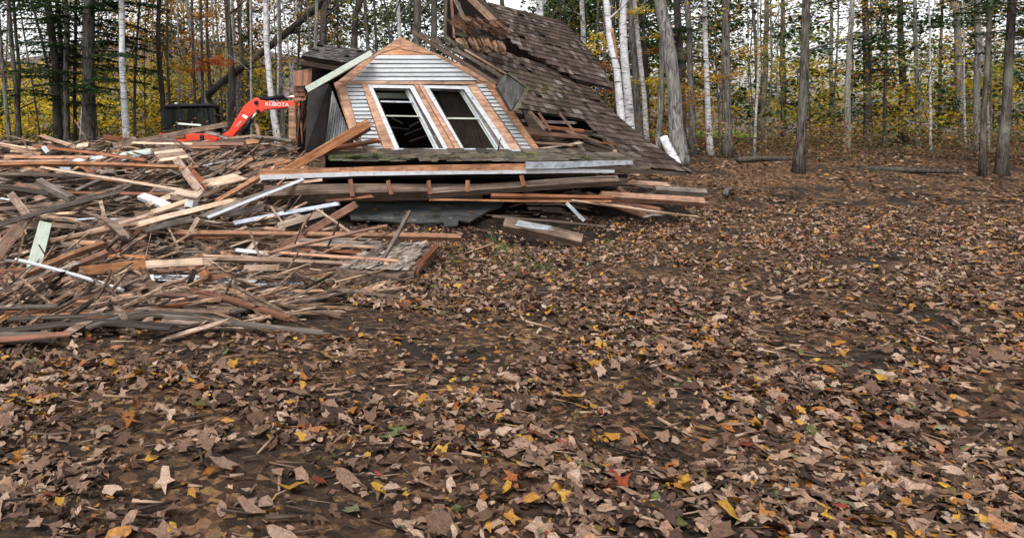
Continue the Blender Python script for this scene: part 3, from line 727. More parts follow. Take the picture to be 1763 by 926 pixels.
# ---------------------------------------------------------------- collapsed house
house = empty('collapsed_house', (1.0, 13.0, .4), label='collapsed shingled cottage with a leaning two window dormer and torn brown roof', cat='house')
def YD(v): return 12.2 + (262 - v) / 200 * .7
def slab(name, pix, mat, proud=0., th=.03, parent=house, Yf=None, label=None, mb=None):
    """board or panel with the outline seen, th thick, its face standing proud of the dormer wall"""
    f = []
    for p in pix:
        y = p[2] if len(p) > 2 else ((Yf or YD)(p[1]))
        f.append(P(p[0], p[1], y - proud))
    bk = [q + Vector((0, th, 0)) for q in f]
    m = mb or MB(); m.prism(f, bk)
    if mb: return
    o = m.build(name, M[mat], parent)
    if label: o['label'] = label
    return o
lerp = lambda a, b, t: a + (b - a) * t

# gable wall: bare orange sheathing boards behind everything, left open behind both windows
rs = random.Random(8)
mb = MB(); v = 66
while v < 260:
    v2 = min(261, v + 9.6); vm = (v + v2) / 2
    def L_(v): return 690 - (v - 64) / 79 * 112 if v < 143 else 578 + (v - 143) * .325
    def R_(v): return 687 + (v - 64) / 80 * 165 if v < 144 else 851 + (v - 144) * .685
    g0 = .5
    spans = [(L_(v), R_(v), L_(v2), R_(v2))]
    if v2 > 150:
        iL = lambda v: 640 + (v - 151) * .43; iR = lambda v: 706 + (v - 152) * .50
        jL = lambda v: 738 + (v - 152) * .57; jR = lambda v: 799 + (v - 154) * .575
        spans = [(L_(v), iL(v), L_(v2), iL(v2)), (iR(v), jL(v), iR(v2), jL(v2)), (jR(v), R_(v), jR(v2), R_(v2))]
    for a, b, c, d in spans:
        slab('', [(a, v + g0), (b, v + g0), (d, v2 - .2), (c, v2 - .2)], '', rs.uniform(-.006, .004), .03, mb=mb)
    v = v2
wall = mb.build('gable_wall', M['sheath'], house)
# clapboards: lapped boards, each thicker at its lower edge
def claps(name, rows, Lf, Rf, parent):
    m = MB(); va, vb = rows[0][0], rows[-1][1]
    slab('gap_shade_sheet', [(Lf(va) + 1, va), (Rf(va) - 1, va), (Rf(vb) - 1, vb), (Lf(vb) + 1, vb)], 'void', .016, .002, parent)  # added dark sheet, paints the shade lines between the clapboards
    for v0, v1 in rows:
        jl, jr = rs.uniform(-.7, .7), rs.uniform(-.7, .7)
        sg = rs.uniform(-.35, .35)
        f = [P(Lf(v0) + jl, v0, YD(v0) - .022), P(Rf(v0) + jr, v0, YD(v0) - .022), P(Rf(v1) + jr, v1 - 1.1 + sg, YD(v1) - .046), P(Lf(v1) + jl, v1 - 1.1 - sg, YD(v1) - .046)]
        bk = [P(Lf(v0) + jl, v0, YD(v0) - .012), P(Rf(v0) + jr, v0, YD(v0) - .012), P(Rf(v1) + jr, v1 - 1.1 + sg, YD(v1) - .028), P(Lf(v1) + jl, v1 - 1.1 - sg, YD(v1) - .028)]
        m.prism(f, bk)
    o = m.build(name, M['clap'], parent); return o
claps('clapboards', [(95.5 + 7.4 * i, 95.5 + 7.4 * (i + 1)) for i in range(6)], lambda v: 651 - (v - 95) * 1.0, lambda v: 748 + (v - 95) * 1.68, wall)
claps('clapboards', [(145 + 6.7 * i, 145 + 6.7 * (i + 1)) for i in range(17)], lambda v: 594 + (v - 145) * .30, lambda v: 622 + (v - 145) * .325, wall)
claps('clapboards', [(145 + 6.6 * i, 145 + 6.6 * (i + 1)) for i in range(17)], lambda v: 820 + (v - 145) * .70, lambda v: 837 + (v - 145) * .755, wall)
# trim
slab('corner_board', [(578, 141), (594, 143), (626, 262), (614, 262)], 'sheath', .062, .05, wall)
slab('corner_board', [(836, 146), (850, 145), (931, 260), (919, 260)], 'fascia', .062, .05, wall)
slab('head_trim', [(593, 139.5), (818, 140.5), (820, 145.5), (592, 145)], 'fascia', .064, .04, wall)
slab('window_trim', [(623, 145.6), (634, 145.6), (684, 259), (662, 259)], 'sheath', .066, .05, wall, label='splintered orange board left of the windows')
slab('window_trim', [(713, 146), (719.5, 146), (784, 259), (772, 259)], 'fascia', .066, .05, wall)
slab('window_trim', [(720.5, 146), (728, 146), (797, 259), (785.5, 259)], 'sheath', .06, .045, wall)
slab('window_trim', [(805, 147), (820, 146), (896, 258), (879, 258)], 'sheath', .066, .05, wall)
slab('rake_trim', [(690, 63), (698, 68), (852, 139), (851, 146), (826, 139), (748, 95), (690, 84)], 'fascia', .012, .02, wall)
slab('rake_trim', [(690, 63.5), (689, 80), (651, 94), (606, 140), (579, 142), (620, 110)], 'fascia', .011, .02, wall)
# windows
def window(o4, i4, rails, lab):
    """o4, i4: outer and inner corners TL TR BR BL"""
    fr = MB()
    for k in range(4):
        j = (k + 1) % 4
        a, b, c, d = o4[k], o4[j], i4[j], i4[k]
        pr = .088 if k in (0, 2) else .085
        f = [P(q[0], q[1], YD(q[1]) - pr) for q in (a, b, c, d)]
        fr.prism(f, [q + Vector((0, .13, 0)) for q in f])
    fo = fr.build('window', M['white'], house); fo['label'] = lab
    # jamb lining seen at the right, going back into the wall
    def bar(name, pa, pb, wpx, back, th, mat, vert=True):
        m = MB()
        (ua, va), (ub, vb) = pa, pb
        dx, dy = (wpx, 0) if vert else (0, wpx)
        f = [P(ua, va, YD(va) + back), P(ua + dx, va + dy, YD(va) + back), P(ub + dx, vb + dy, YD(vb) + back), P(ub, vb, YD(vb) + back)]
        m.prism(f, [q + Vector((0, th, 0)) for q in f]); return m.build(name, M[mat], fo)
    bar('jamb', (i4[0][0] - 1, i4[0][1]), (i4[3][0] - 1, i4[3][1]), 2.5, -.02, .16, 'grey')
    bar('jamb', (i4[1][0] - 3, i4[1][1]), (i4[2][0] - 7, i4[2][1]), 5, -.03, .16, 'grey')
    bar('jamb', (i4[1][0] - 7, i4[1][1]), (i4[2][0] - 13, i4[2][1]), 4.5, .0, .16, 'blue')
    bar('sash', (i4[0][0] + 3, i4[0][1] + 1), (i4[1][0] - 4, i4[1][1] + 1.5), 3, .02, .04, 'grey', False)
    for (ra, rb, th, mt) in rails:
        bar('sash_rail', ra, rb, th, .0, .045, mt, False)
    bar('sash_stile', (i4[1][0] - 10, i4[1][1] + 1), (i4[2][0] - 17, i4[2][1]), 3, .05, .04, 'green')
    return fo
w1 = window([(633, 146), (712, 147.5), (772, 257), (680, 257.5)], [(642, 151.5), (706, 152.5), (764, 256), (687.5, 256)], [((655, 173.5), (710, 174.8), 2.6, 'blue'), ((663, 198.4), (731, 199.5), 2.2, 'green')], 'left white framed window with an empty upper sash')
w2 = window([(728, 147.2), (805, 148.5), (879, 257), (795, 257.5)], [(739, 152.2), (799, 154), (869, 256), (798.5, 256)], [((770, 202.5), (832, 203.2), 2.6, 'green')], 'right white framed window showing a brown wall inside')
slab('pane', [(770, 205), (826, 205), (848, 255), (799, 255)], 'glass', -.075, .005, w2)
slab('pane', [(741, 155), (790, 156), (818, 201), (768, 201)], 'glass', -.07, .005, w2)
slab('pane', [(644, 155), (694, 156), (704, 172), (654, 171)], 'glass', -.07, .005, w1)
slab('window_sill', [(655, 257.5), (790, 256.5), (930, 257.5), (960, 262), (650, 263)], 'blue', .11, .16, wall)
# interior seen through the windows
def boxroom():
    m = MB()
    y0, y1 = 14.6, 14.65
    f = [P(690, 92, y0), P(815, 150, y0), P(900, 262, y0), P(900, 300, y0), P(560, 300, y0), P(560, 150, y0)]
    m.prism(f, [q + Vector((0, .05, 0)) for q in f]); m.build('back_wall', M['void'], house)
    m = MB()
    for a in range(16):      # leaning lath and boards on a stained partition
        u = 752 + a * 6.4
        f = [P(u, 150, 13.9), P(u + 5.6, 150, 13.9), P(u + 44, 262, 13.6), P(u + 38, 262, 13.6)]
        m.prism(f, [q + Vector((0, .03, 0)) for q in f])
    m.build('partition', M['plaster'], house)
    m = MB()
    for k in range(7):
        a = P(rs.uniform(650, 740), rs.uniform(200, 252), rs.uniform(13.0, 14)); d = Vector((rs.uniform(.2, .8), rs.uniform(-.2, .2), rs.uniform(-.25, .35)))
        m.tube([a, a + d * .6], [.02, .016], 4)
    m.build('fallen_lath', M['oldbeam'], house)
    m = MB(); f = [P(640, 160, 13.4), P(740, 162, 13.4), P(742, 171, 13.4), P(642, 169, 13.4)]
    m.prism(f, [q + Vector((0, .05, 0)) for q in f]); m.build('collar_beam', M['green'], house)
boxroom()
# dormer roof slabs running back into the main roof
def roofslab(name, a, b, y0, y1, th, mat, drop=0):
    m = MB(); A0, B0 = P(a[0], a[1], y0), P(b[0], b[1], y0); n = (B0 - A0).cross(Vector((0, 1, 0))).normalized()
    if n.z < 0: n = -n
    dy = Vector((0, y1 - y0, drop))
    f = [A0, B0, B0 - n * th, A0 - n * th]; m.prism(f, [q + dy for q in f]); return m.build(name, M[mat], house)
roofslab('dormer_roof', (532, 155), (690, 66), 12.95, 15.2, .04, 'dark')
roofslab('dormer_roof', (688, 66), (900, 156), 12.95, 15.0, .04, 'dark')
# left rake soffit: pale ribbed strip
m = MB()
for k in range(4):
    o = k * 2.3
    f = [P(525 + o * .6, 150 + o, 12.05), P(637 + o * .3, 87 + o, 12.35), P(638 + o * .3, 89 + o, 12.35), P(526 + o * .6, 152 + o, 12.05)]
    m.prism(f, [q + Vector((0, .1 + .06 * k, 0)) for q in f])
m.build('rake_soffit', M['green'], house)
# left cheek of the dormer
slab('cheek_panel', [(530, 160, 12.5), (566, 144, 12.5), (572, 152, 12.6), (560, 250, 12.6), (525, 262, 12.4)], 'greypanel', 0, .04, label='dark board panel closing the left side of the dormer')
m = MB()
for k in range(10):
    t0, t1 = k / 10, (k + .82) / 10
    a0 = (lerp(572, 600, t0), lerp(156, 226, t0)); a1 = (lerp(572, 600, t1), lerp(156, 226, t1))
    b0 = (lerp(558, 604, t0), lerp(246, 230, t0)); b1 = (lerp(558, 604, t1), lerp(246, 230, t1))
    f = [P(*a0, 12.95 - t0 * .5), P(*a1, 12.93 - t1 * .5), P(*b1, 12.8 - t1 * .4), P(*b0, 12.82 - t0 * .4)]
    m.prism(f, [q + Vector((.0, .03, 0)) for q in f])
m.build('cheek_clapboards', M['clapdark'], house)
slab('cheek_back', [(566, 144, 12.99), (606, 232, 12.6), (556, 252, 13.0)], 'void', -.08, .03)
slab('corner_post', [(574.5, 143), (578.5, 142), (612, 240), (606, 240)], 'fascia', .03, .1, label='orange edge of the left corner of the dormer')
# rotten rear left corner and its little shingled roof
slab('rear_wall', [(519, 108, 14.2), (600, 108, 14.2), (585, 262, 14.2), (512, 262, 14.2)], 'void', 0, .1)
m = MB(); rr = random.Random(4)
for k in range(26):
    u = rr.uniform(506, 532); v0 = rr.uniform(150, 215); L = rr.uniform(15, 50); wd = rr.uniform(1.2, 3.6); y = rr.uniform(13.3, 13.7); sl_ = rr.uniform(-.15, .3)
    f = [P(u, v0, y), P(u + wd, v0 - 2, y), P(u + wd * .6 - L * sl_, v0 + L, y), P(u - L * sl_, v0 + L - 4, y)]
    m.prism(f, [q + Vector((0, .03, 0)) for q in f])
m.build('splintered_wall', M['red'], house)
m = MB()
for k in range(9):
    f = [P(505 + k * 3.6, 123 - k * .6, 13.2), P(508.3 + k * 3.6, 122.6 - k * .6, 13.2), P(508.6 + k * 3.4, 148 - k * .1 + rr.uniform(-1, 1), 13.15), P(505.4 + k * 3.4, 148.5, 13.15)]
    m.prism(f, [q + Vector((0, .02, 0)) for q in f])
for r_ in range(3):
    for k in range(5):
        f = [P(505 + k * 3.8 + r_, 149 + r_ * 8, 13.22 + .02 * r_), P(508.4 + k * 3.8 + r_, 149 + r_ * 8, 13.22), P(508.5 + k * 3.8 + r_, 157.5 + r_ * 8 + rr.uniform(-1, 1), 13.2), P(505 + k * 3.8 + r_, 157.5 + r_ * 8, 13.2)]
        m.prism(f, [q + Vector((0, .02, 0)) for q in f])
m.build('wall_shingles', M['shingle_red'], house)
slab('wall_panel', [(497, 182, 13.6), (510, 181, 13.6), (509, 240, 13.6), (497, 240, 13.6)], 'tan', 0, .03, label='bare pinkish panel left of the ruined wall')
def shingles(name, q4, rows, step, mat, parent, keep=None, seed=1, exposure=None, jag=.13, thk=.014, bow=0., sag=0.):
    """courses of separate shingles on the slope q4 = TL TR BR BL"""
    TL, TR, BR, BL = q4; rg = random.Random(seed); m = MB()
    nrm = (TR - TL).cross(BL - TL).normalized()
    if nrm.y > 0: nrm = -nrm
    for r_ in range(rows):
        t0, t1 = r_ / rows, (r_ + 1) / rows
        A, B_ = TL.lerp(BL, t0), TR.lerp(BR, t0); C_, D_ = TL.lerp(BL, t1), TR.lerp(BR, t1)
        ed = (TL - TR).normalized() * bow; B_ = B_ + ed * math.sin(math.pi * t0) + nrm * sag * math.sin(math.pi * t0); D_ = D_ + ed * math.sin(math.pi * t1) + nrm * sag * math.sin(math.pi * t1)
        A = A + nrm * sag * math.sin(math.pi * t0); C_ = C_ + nrm * sag * math.sin(math.pi * t1)
        L = (B_ - A).length; x = -rg.random() * step
        while x < L:
            wd = step * rg.uniform(.6, 1.3); s0 = max(0, x) / L; s1 = min(1, (x + wd * .965) / L); x += wd
            if s1 <= s0: continue
            a, b = A.lerp(B_, s0), A.lerp(B_, s1); c, d = C_.lerp(D_, s1), C_.lerp(D_, s0)
            if rg.random() < .003: continue
            cen = (a + b + c + d) / 4
            if keep and not keep(HU + cen.x / cen.y * F, HV - (cen.z - CH) / cen.y * F): continue
            dn = (d - a).normalized() * (rg.uniform(0, 1) ** 2 * jag * (d - a).length)
            lift = nrm * (thk * 1.5 + rg.uniform(0, .005) + (rg.random() < .035) * rg.uniform(.01, .05))
            tl = nrm * thk * .4
            f = [a + tl, b + tl, c + dn + lift, d + dn + lift]; bk = [a, b, c + dn + lift - nrm * thk, d + dn + lift - nrm * thk]
            m.prism(f, bk)
    return m.build(name, M[mat], parent)
def inpoly(poly):
    def f(u, v):
        c = False; n = len(poly)
        for i in range(n):
            (x1, y1), (x2, y2) = poly[i], poly[(i + 1) % n]
            if (y1 > v) != (y2 > v) and u < (x2 - x1) * (v - y1) / (y2 - y1) + x1: c = not c
        return c
    return f
sr = empty('shed_roof', P(575, 95, 13.6)); sr.parent = house; sr.location = P(575, 95, 13.6) - house.location
bpy.data.objects.remove(sr)
q4 = [P(549, 77, 14.6), P(634, 88, 14.6), P(598, 110, 13.2), P(520, 97, 13.2)]
shed = MB(); shed.prism(q4, [q + Vector((0, .0, -.06)) for q in q4]); shed = shed.build('shed_roof', M['void'], house)
shingles('shed_shingles', [q + Vector((0, 0, .004)) for q in q4], 9, .12, 'shingle_grey', shed, seed=5)
m = MB()
for k in range(46):
    u = rr.uniform(519, 585); v0 = lerp(98, 109, (u - 519) / 70) + rr.uniform(-1, 7); L = rr.uniform(4, 14); wd = rr.uniform(1.5, 3)
    f = [P(u, v0, 13.3), P(u + L, v0 + L * .15 + rr.uniform(-1, 1), 13.3), P(u + L, v0 + wd + L * .15, 13.28), P(u, v0 + wd, 13.28)]
    m.prism(f, [q + Vector((0, .06, 0)) for q in f])
m.build('rotten_eave', M['rot'], house)
board(518, 108.5, 588, 120, 8, 'dark', face='c', Y0=13.15, Y1=13.1, name='eave_beam', parent=house, lift=0)

# big main roof: lower slope and thicker upper slope
keepL = inpoly([(858, 44), (905, 60), (1020, 110), (1250, 292), (1194, 305), (1075, 283), (1070, 262), (1040, 240), (1004, 205), (950, 196), (890, 192), (900, 152), (872, 124), (838, 108), (815, 92), (850, 84)])
q4 = [P(780, 60, 15.6), P(1000, 133, 15.6), P(1192, 297, 12.9), P(745, 250, 12.9)]
rf = shingles('main_roof', q4, 19, .11, 'shingle', house, keepL, seed=11, bow=.16, sag=-.07)
def deck(q, keep, bow, sag, mat, parent, n=26):
    TL, TR, BR, BL = q; nrm = (TR - TL).cross(BL - TL).normalized(); nrm = -nrm if nrm.y > 0 else nrm; m = MB()
    def S_(s_, t_):
        ed = (TL - TR).normalized() * bow * math.sin(math.pi * t_) * s_
        return TL.lerp(BL, t_).lerp(TR.lerp(BR, t_), s_) + ed + nrm * (sag * math.sin(math.pi * t_) - .02)
    for a in range(n):
        for b in range(n):
            c = S_((a + .5) / n, (b + .5) / n)
            if not keep(HU + c.x / c.y * F, HV - (c.z - CH) / c.y * F): continue
            f = [S_(a / n, b / n), S_((a + 1) / n, b / n), S_((a + 1) / n, (b + 1) / n), S_(a / n, (b + 1) / n)]
            m.prism(f, [p - nrm * .03 for p in f])
    return m.build('roof_boards', M[mat], parent)
deck(q4, keepL, .16, -.07, 'dark', rf)
def on_plane(u, v, q):
    n = (q[1] - q[0]).cross(q[3] - q[0]); d = P(u, v, 1) - Vector((0, 0, CH)); o = Vector((0, 0, CH)); t = n.dot(q[0] - o) / n.dot(d); return o + d * t
keepU = inpoly([(818, -60), (1090, -60), (1090, 175), (1055, 156), (1000, 141), (945, 110), (890, 80), (862, 60), (872, 48), (845, 20)])
q4u = [P(792, -8, 17.2), P(968, 37, 16.9), P(1056, 153, 15.22), P(826, 98, 15.22)]
ru = shingles('upper_roof', q4u, 16, .11, 'shingle', house, keepU, seed=12, bow=-.08, sag=.05)
deck(q4u, keepU, -.08, .05, 'dark', ru)
# far slope and end so the roof has a body behind
m = MB()
A, B_, C_, D_ = q4u[0], q4u[1], q4[2] + Vector((1.1, 5.5, 0)), q4[3] + Vector((.4, 6.5, 0))
f = [A + Vector((.2, .15, -.1)), B_ + Vector((-.1, .15, -.1)), B_ + Vector((.0, 2.0, -3.6)), A + Vector((.3, 2.2, -3.6))]
m.prism(f, [q + Vector((0, .1, 0)) for q in f]); m.build('rear_roof', M['dark'], house)
# torn opening at the top left of the roof
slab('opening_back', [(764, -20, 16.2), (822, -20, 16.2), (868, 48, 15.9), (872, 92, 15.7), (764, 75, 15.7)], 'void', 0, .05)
for (a, b, c, d, wd, mt, y) in ((768, -15, 766, 70, 6, 'dark', 15.2), (776, -15, 782, 66, 5, 'red', 15.4), (790, 5, 800, 62, 5, 'dark', 15.3), (780, -8, 802, 38, 7, 'grey', 14.9), (797, -14, 852, 38, 12, 'tan', 15.0), (820, -8, 868, 46, 7, 'dark', 15.05)):
    board(a, b, c, d, wd, mt, face='c', Y0=y, Y1=y - .2, name='rafter', parent=house, lift=0)
def fibres(name, mat, poly, n, dirr, Lr, wr, Y, seed, sd=9, depth=(-.2, .15)):
    rg = random.Random(seed); kp = inpoly(poly); us = [p[0] for p in poly]; vs = [p[1] for p in poly]; c = 0; m = MB()
    while c < n:
        u, v = rg.uniform(min(us), max(us)), rg.uniform(min(vs), max(vs))
        if not kp(u, v): continue
        c += 1; L = rg.uniform(*Lr); a = math.radians(dirr + rg.gauss(0, sd)); y = Y + rg.uniform(*depth); wd = rg.uniform(*wr)
        ax, ay = math.cos(a), math.sin(a)
        def q(s_, t_): return P(u + ax * L * s_ - ay * wd * t_, v + ay * L * s_ + ax * wd * t_, y - .12 * s_ + .05 * t_)
        f = [q(-.5, .5), q(-.5, -.5), q(.2 + rg.uniform(0, .2), -.5), q(.3 + rg.uniform(-.1, .15), -.2), q(.5, -.05 + rg.uniform(-.1, .1)), q(.3 + rg.uniform(-.1, .15), .2), q(.25 + rg.uniform(0, .2), .5)]
        m.prism(f, [p + Vector((0, .016, -.008)) for p in f])
    return m.build(name, M[mat], house)
fibres('torn_shingles', 'rot', [(778, 42), (800, 29), (835, 32), (870, 38), (876, 58), (850, 62), (840, 50), (812, 44), (800, 56), (786, 50)], 120, 30, (14, 30), (2.2, 5), 14.75, 1, 6)
fibres('torn_shingles', 'rot', [(784, 70), (830, 72), (868, 78), (870, 92), (845, 88), (812, 84), (795, 80)], 120, 58, (10, 20), (2.2, 5), 14.6, 2, 7)
fibres('torn_shingles', 'moss', [(775, 36), (800, 46), (850, 56), (850, 68), (810, 64), (786, 60)], 34, 20, (9, 20), (3, 7), 14.9, 3)
fibres('rake_shingles', 'moss', [(745, 66), (772, 66), (860, 118), (905, 146), (890, 156), (850, 128), (800, 96)], 160, 33, (8, 22), (2.5, 6), 13.3, 4)
for (a, b, c, d, wd, mt, y0, y1) in ((709, 55, 854, 144, 6.5, 'oldbeam', 12.1, 12.0), (722, 56, 800, 100, 4, 'grey', 12.5, 12.45), (782, 84, 868, 135, 6, 'grey', 12.35, 12.2), (752, 78, 862, 146, 5, 'dark', 12.6, 12.4), (800, 86, 872, 128, 3, 'tan', 12.5, 12.3)):
    board(a, b, c, d, wd, mt, face='c', Y0=y0, Y1=y1, name='rake_board', parent=house, lift=0, s1=.05)
slab('eave_return', [(857, 151, 11.9), (872, 129, 11.9), (907, 151, 11.9), (880, 190, 11.9)], 'boxend', 0, .22, label='weathered grey box end of the dormer eave')
slab('eave_return', [(873, 127, 11.87), (878, 125, 11.87), (912, 152, 11.87), (893, 188, 11.87), (882, 192, 11.87), (907, 151, 11.87)], 'moss', 0, .3)
slab('dormer_back', [(900, 190, 12.9), (912, 192, 12.9), (930, 205, 12.9), (960, 262, 12.9), (925, 262, 12.9)], 'dark', 0, .04)
# torn hole at lower right of the dormer
slab('hole_back', [(880, 170, 15.2), (1010, 190, 15.2), (1090, 290, 13.9), (900, 290, 14.2)], 'void', 0, .05)
for (a, b, c, d, wd, mt, y) in ((912, 193, 938, 222, 7, 'tan', 12.6), (928, 195, 947, 224, 5, 'red', 12.65), (964, 196, 988, 226, 4, 'tan', 12.6), (975, 226, 1030, 244, 4, 'tan', 12.5),
        (898, 208, 990, 212, 5, 'grey', 12.95), (905, 229, 1010, 236, 8, 'red', 12.8), (940, 219, 1005, 226, 6, 'red', 12.9), (900, 244, 985, 250, 4, 'tan', 12.5), (930, 256, 1000, 246, 3, 'pale', 12.5),
        (995, 244, 1008, 266, 7, 'grey', 12.5), (1058, 259, 1062, 272, 7, 'tan', 12.5), (930, 240, 1060, 262, 6, 'dark', 12.9), (1000, 252, 1072, 268, 8, 'dark', 12.8), (880, 222, 960, 226, 4, 'dark', 13.0)):
    board(a, b, c, d, wd, mt, face='c', Y0=y, Y1=y - .1, name='roof_lath', parent=house, lift=0, s0=.04, s1=.06)
rh = random.Random(66)
for k in range(20):
    u = rh.uniform(910, 1050); v = rh.uniform(205, 262); v = max(v, 200 + (u - 900) * .28); L = rh.uniform(20, 70); a = R(rh.gauss(6, 9)); y = rh.uniform(12.75, 13.1)
    board(u - L / 2, v - math.sin(a) * L / 2, u + L / 2, v + math.sin(a) * L / 2, rh.uniform(2.5, 7), rh.choice(['dark', 'dark', 'red', 'grey', 'dark']), face='c', Y0=y, Y1=y, name='roof_lath', parent=house, lift=0, s0=.05, s1=.08)
# front eave under the dormer: layered mossy shingles, fascia, metal strip, flashing
m = MB(); rr = random.Random(21)
for lay in range(7):
    u = 553 + lay * 3 + rr.uniform(-6, 6); v = 262 + lay * 2.35
    while u < 1005 - lay * 4:
        wd = rr.uniform(7, 24); vv = v + rr.uniform(-.8, .8); y = 11.8 - lay * .09 + rr.uniform(-.07, .03)
        if rr.random() > .10:
            h = rr.uniform(.9, 1.8)
            f = [P(u, vv, y), P(u + wd, vv + rr.uniform(-.7, .7), y), P(u + wd - .3, vv + h, y - .01), P(u, vv + h + rr.uniform(-.3, .3), y - .01)]
            m.prism(f, [q + Vector((0, .35, .05)) for q in f])
        u += wd * .99
for lay in range(4):
    u = 975 + lay * 5; v = 268.5 + lay * 2.2
    while u < 1092 - lay * 3:
        wd = rr.uniform(7, 20); y = 11.7 - lay * .07
        f = [P(u, v + rr.uniform(-.6, .6), y), P(u + wd, v + rr.uniform(-.6, .6), y), P(u + wd, v + 1.6, y), P(u, v + 1.6, y)]
        m.prism(f, [q + Vector((0, .4, .05)) for q in f]); u += wd
m.build('eave_shingles', M['eaveshingle'], house)
def strip(name, pts_top, hpx, mat, y, th, s=0):
    m = MB()
    for (a, b) in zip(pts_top[:-1], pts_top[1:]):
        f = [P(a[0], a[1], y), P(b[0], b[1], y), P(b[0], b[1] + b[2], y), P(a[0], a[1] + a[2], y)]
        m.prism(f, [q + Vector((0, th, 0)) for q in f])
    return m.build(name, M[mat], house)
strip('fascia_board', [(447, 291, 11), (520, 290.5, 9), (600, 288.5, 8.5), (700, 285, 10), (800, 283.5, 10), (906, 282, 10.5)], 0, 'fascia', 11.2, .05)
strip('metal_edge', [(447, 302, 8), (520, 299.5, 7.5), (620, 296, 7), (680, 295.5, 6.5), (800, 294.5, 5.5), (906, 293, 6), (1000, 291.5, 6), (1058, 292.5, 5)], 0, 'white', 11.15, .06)
strip('flashing', [(905, 279, 12), (960, 278.5, 12), (1020, 277, 10), (1090, 276, 7)], 0, 'metal', 11.1, .03)
strip('eave_board', [(985, 292, 6), (1100, 292, 6), (1182, 298, 6)], 0, 'dark', 12.55, .08)
strip('eave_board', [(1010, 287, 5), (1120, 286, 5)], 0, 'grey', 11.6, .06)
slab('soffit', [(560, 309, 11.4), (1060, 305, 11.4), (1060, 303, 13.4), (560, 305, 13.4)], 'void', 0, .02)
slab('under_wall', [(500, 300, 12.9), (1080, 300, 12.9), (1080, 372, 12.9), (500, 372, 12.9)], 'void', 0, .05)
for (u, v0, v1, du) in ((603, 310, 339, 4), (668, 312, 336, 6), (738, 312, 336, 2), (805, 312, 332, 1), (898, 304, 322, 4)):
    board(u, v0, u + du, v1, 8, 'red', face='b', Y0=11.05, Y1=10.93, name='rafter_tail', parent=house, lift=0)
# moss cushions on the eave
nr = np.random.default_rng(9); C = []
for (u, v, su, n) in ((612, 269, 22, 900), (648, 266, 10, 300), (690, 273, 20, 260), (770, 270, 30, 250), (1010, 272, 14, 260), (575, 270, 12, 250), (830, 268, 30, 160)):
    for k in range(n): C.append(tuple(P(u + nr.normal() * su * .5, v + nr.normal() * 1.9, 11.38 + nr.normal() * .05)))
tag(leaf_mesh('moss', C, .025, nr, M['grass'], flat=1.5), 'green moss cushions growing on the rotten front eave', 'moss', kind='stuff')

# ---------------------------------------------------------------- excavator
EY = 19.8
ex = empty('excavator', (P(325, 260, EY).x, EY, GH(P(325, 260, EY).x, EY)), label='orange red compact excavator with a dark cab, parked behind the heap of boards', cat='excavator')
def exslab(name, pix, mat, y, th, parent=ex):
    m = MB(); f = [P(a, b, y) for a, b in pix]; m.prism(f, [q + Vector((0, th, 0)) for q in f])
    o = m.build(name, M[mat], parent)
    bv = o.modifiers.new('bevel', 'BEVEL'); bv.width = min(.035, th * .25); bv.segments = 3; bv.limit_method = 'ANGLE'; bv.angle_limit = R(30)
    return o
cab = exslab('cab', [(281, 186), (285, 181.5), (292, 179), (360, 178.5), (366, 181), (366.5, 185), (290, 187), (284, 188)], 'navy', EY - .55, 1.1)
cab['label'] = 'dark roofed cab with large side windows'
def both(name, pix, mat, th=.05, parent=cab):
    for y in (EY - .52, EY + .45):
        m = MB(); f = [P(a, b, EY - .52) for a, b in pix]; f = [Vector((q.x, y, q.z)) for q in f]
        m.prism(f, [q + Vector((0, th, 0)) for q in f]); m.build(name, M[mat], parent)
both('pillar', [(281, 187), (286.5, 187), (290, 229), (281, 229)], 'navy')
both('pillar', [(309, 187), (313, 187), (310, 224), (306, 224)], 'navy')
both('pillar', [(343, 186), (349, 186), (355, 222), (349, 222)], 'navy')
both('pillar', [(359, 184), (366, 184), (371, 224), (364, 226)], 'navy')
both('door_sill', [(281, 222), (371, 219), (372, 232), (281, 232)], 'navy')
both('window', [(287.5, 188), (309, 188), (306, 222), (290, 222)], 'cabglass', .012)
both('window', [(313, 188), (343, 187.5), (349, 221), (310.5, 221)], 'cabglass', .012)
both('window', [(349.5, 187), (359, 187), (364, 220), (355, 220)], 'cabglass', .012)
exslab('front_window', [(281, 188), (283, 188), (284, 224), (281, 224)], 'cabglass', EY - .45, .9, cab)
exslab('seat', [(326, 205), (332, 203), (336, 224), (318, 226), (318, 220), (328, 218)], 'rubber', EY - .2, .5, cab)
exslab('body', [(276, 227), (290, 226), (300, 240), (350, 240), (392, 233), (398, 245), (396, 262), (280, 264), (272, 245)], 'red_paint', EY - .72, 1.5)
exslab('engine_cover', [(318, 232), (330, 230), (372, 231), (376, 240), (366, 246), (320, 244)], 'red_paint', EY - .82, .3)
exslab('cover_strip', [(343, 232), (351, 231.5), (352, 245), (344, 245)], 'rubber', EY - .84, .1)  # added dark strip parting the red engine cover, not a lamp
exslab('cover_trim', [(276, 224.5), (330, 221), (372, 229), (372, 231.5), (300, 229), (276, 228.5)], 'rubber', EY - .78, .3)
exslab('base_frame', [(290, 264), (385, 264), (385, 274), (290, 274)], 'rubber', EY - .4, .8)
for yo in (-.85, .5):
    tr_ = exslab('track', [(270, 270), (280, 262), (390, 262), (402, 270), (402, 280), (392, 287), (280, 287), (270, 280)], 'rubber', EY + yo, .35)
    m = MB()
    for u in (281, 300, 318, 336, 354, 372, 391):
        c = P(u, 275, EY + yo - .01); m.tube([c, c + Vector((0, .3, 0))], [.11, .11], 12)
    m.build('track_roller', M['navy'], tr_)
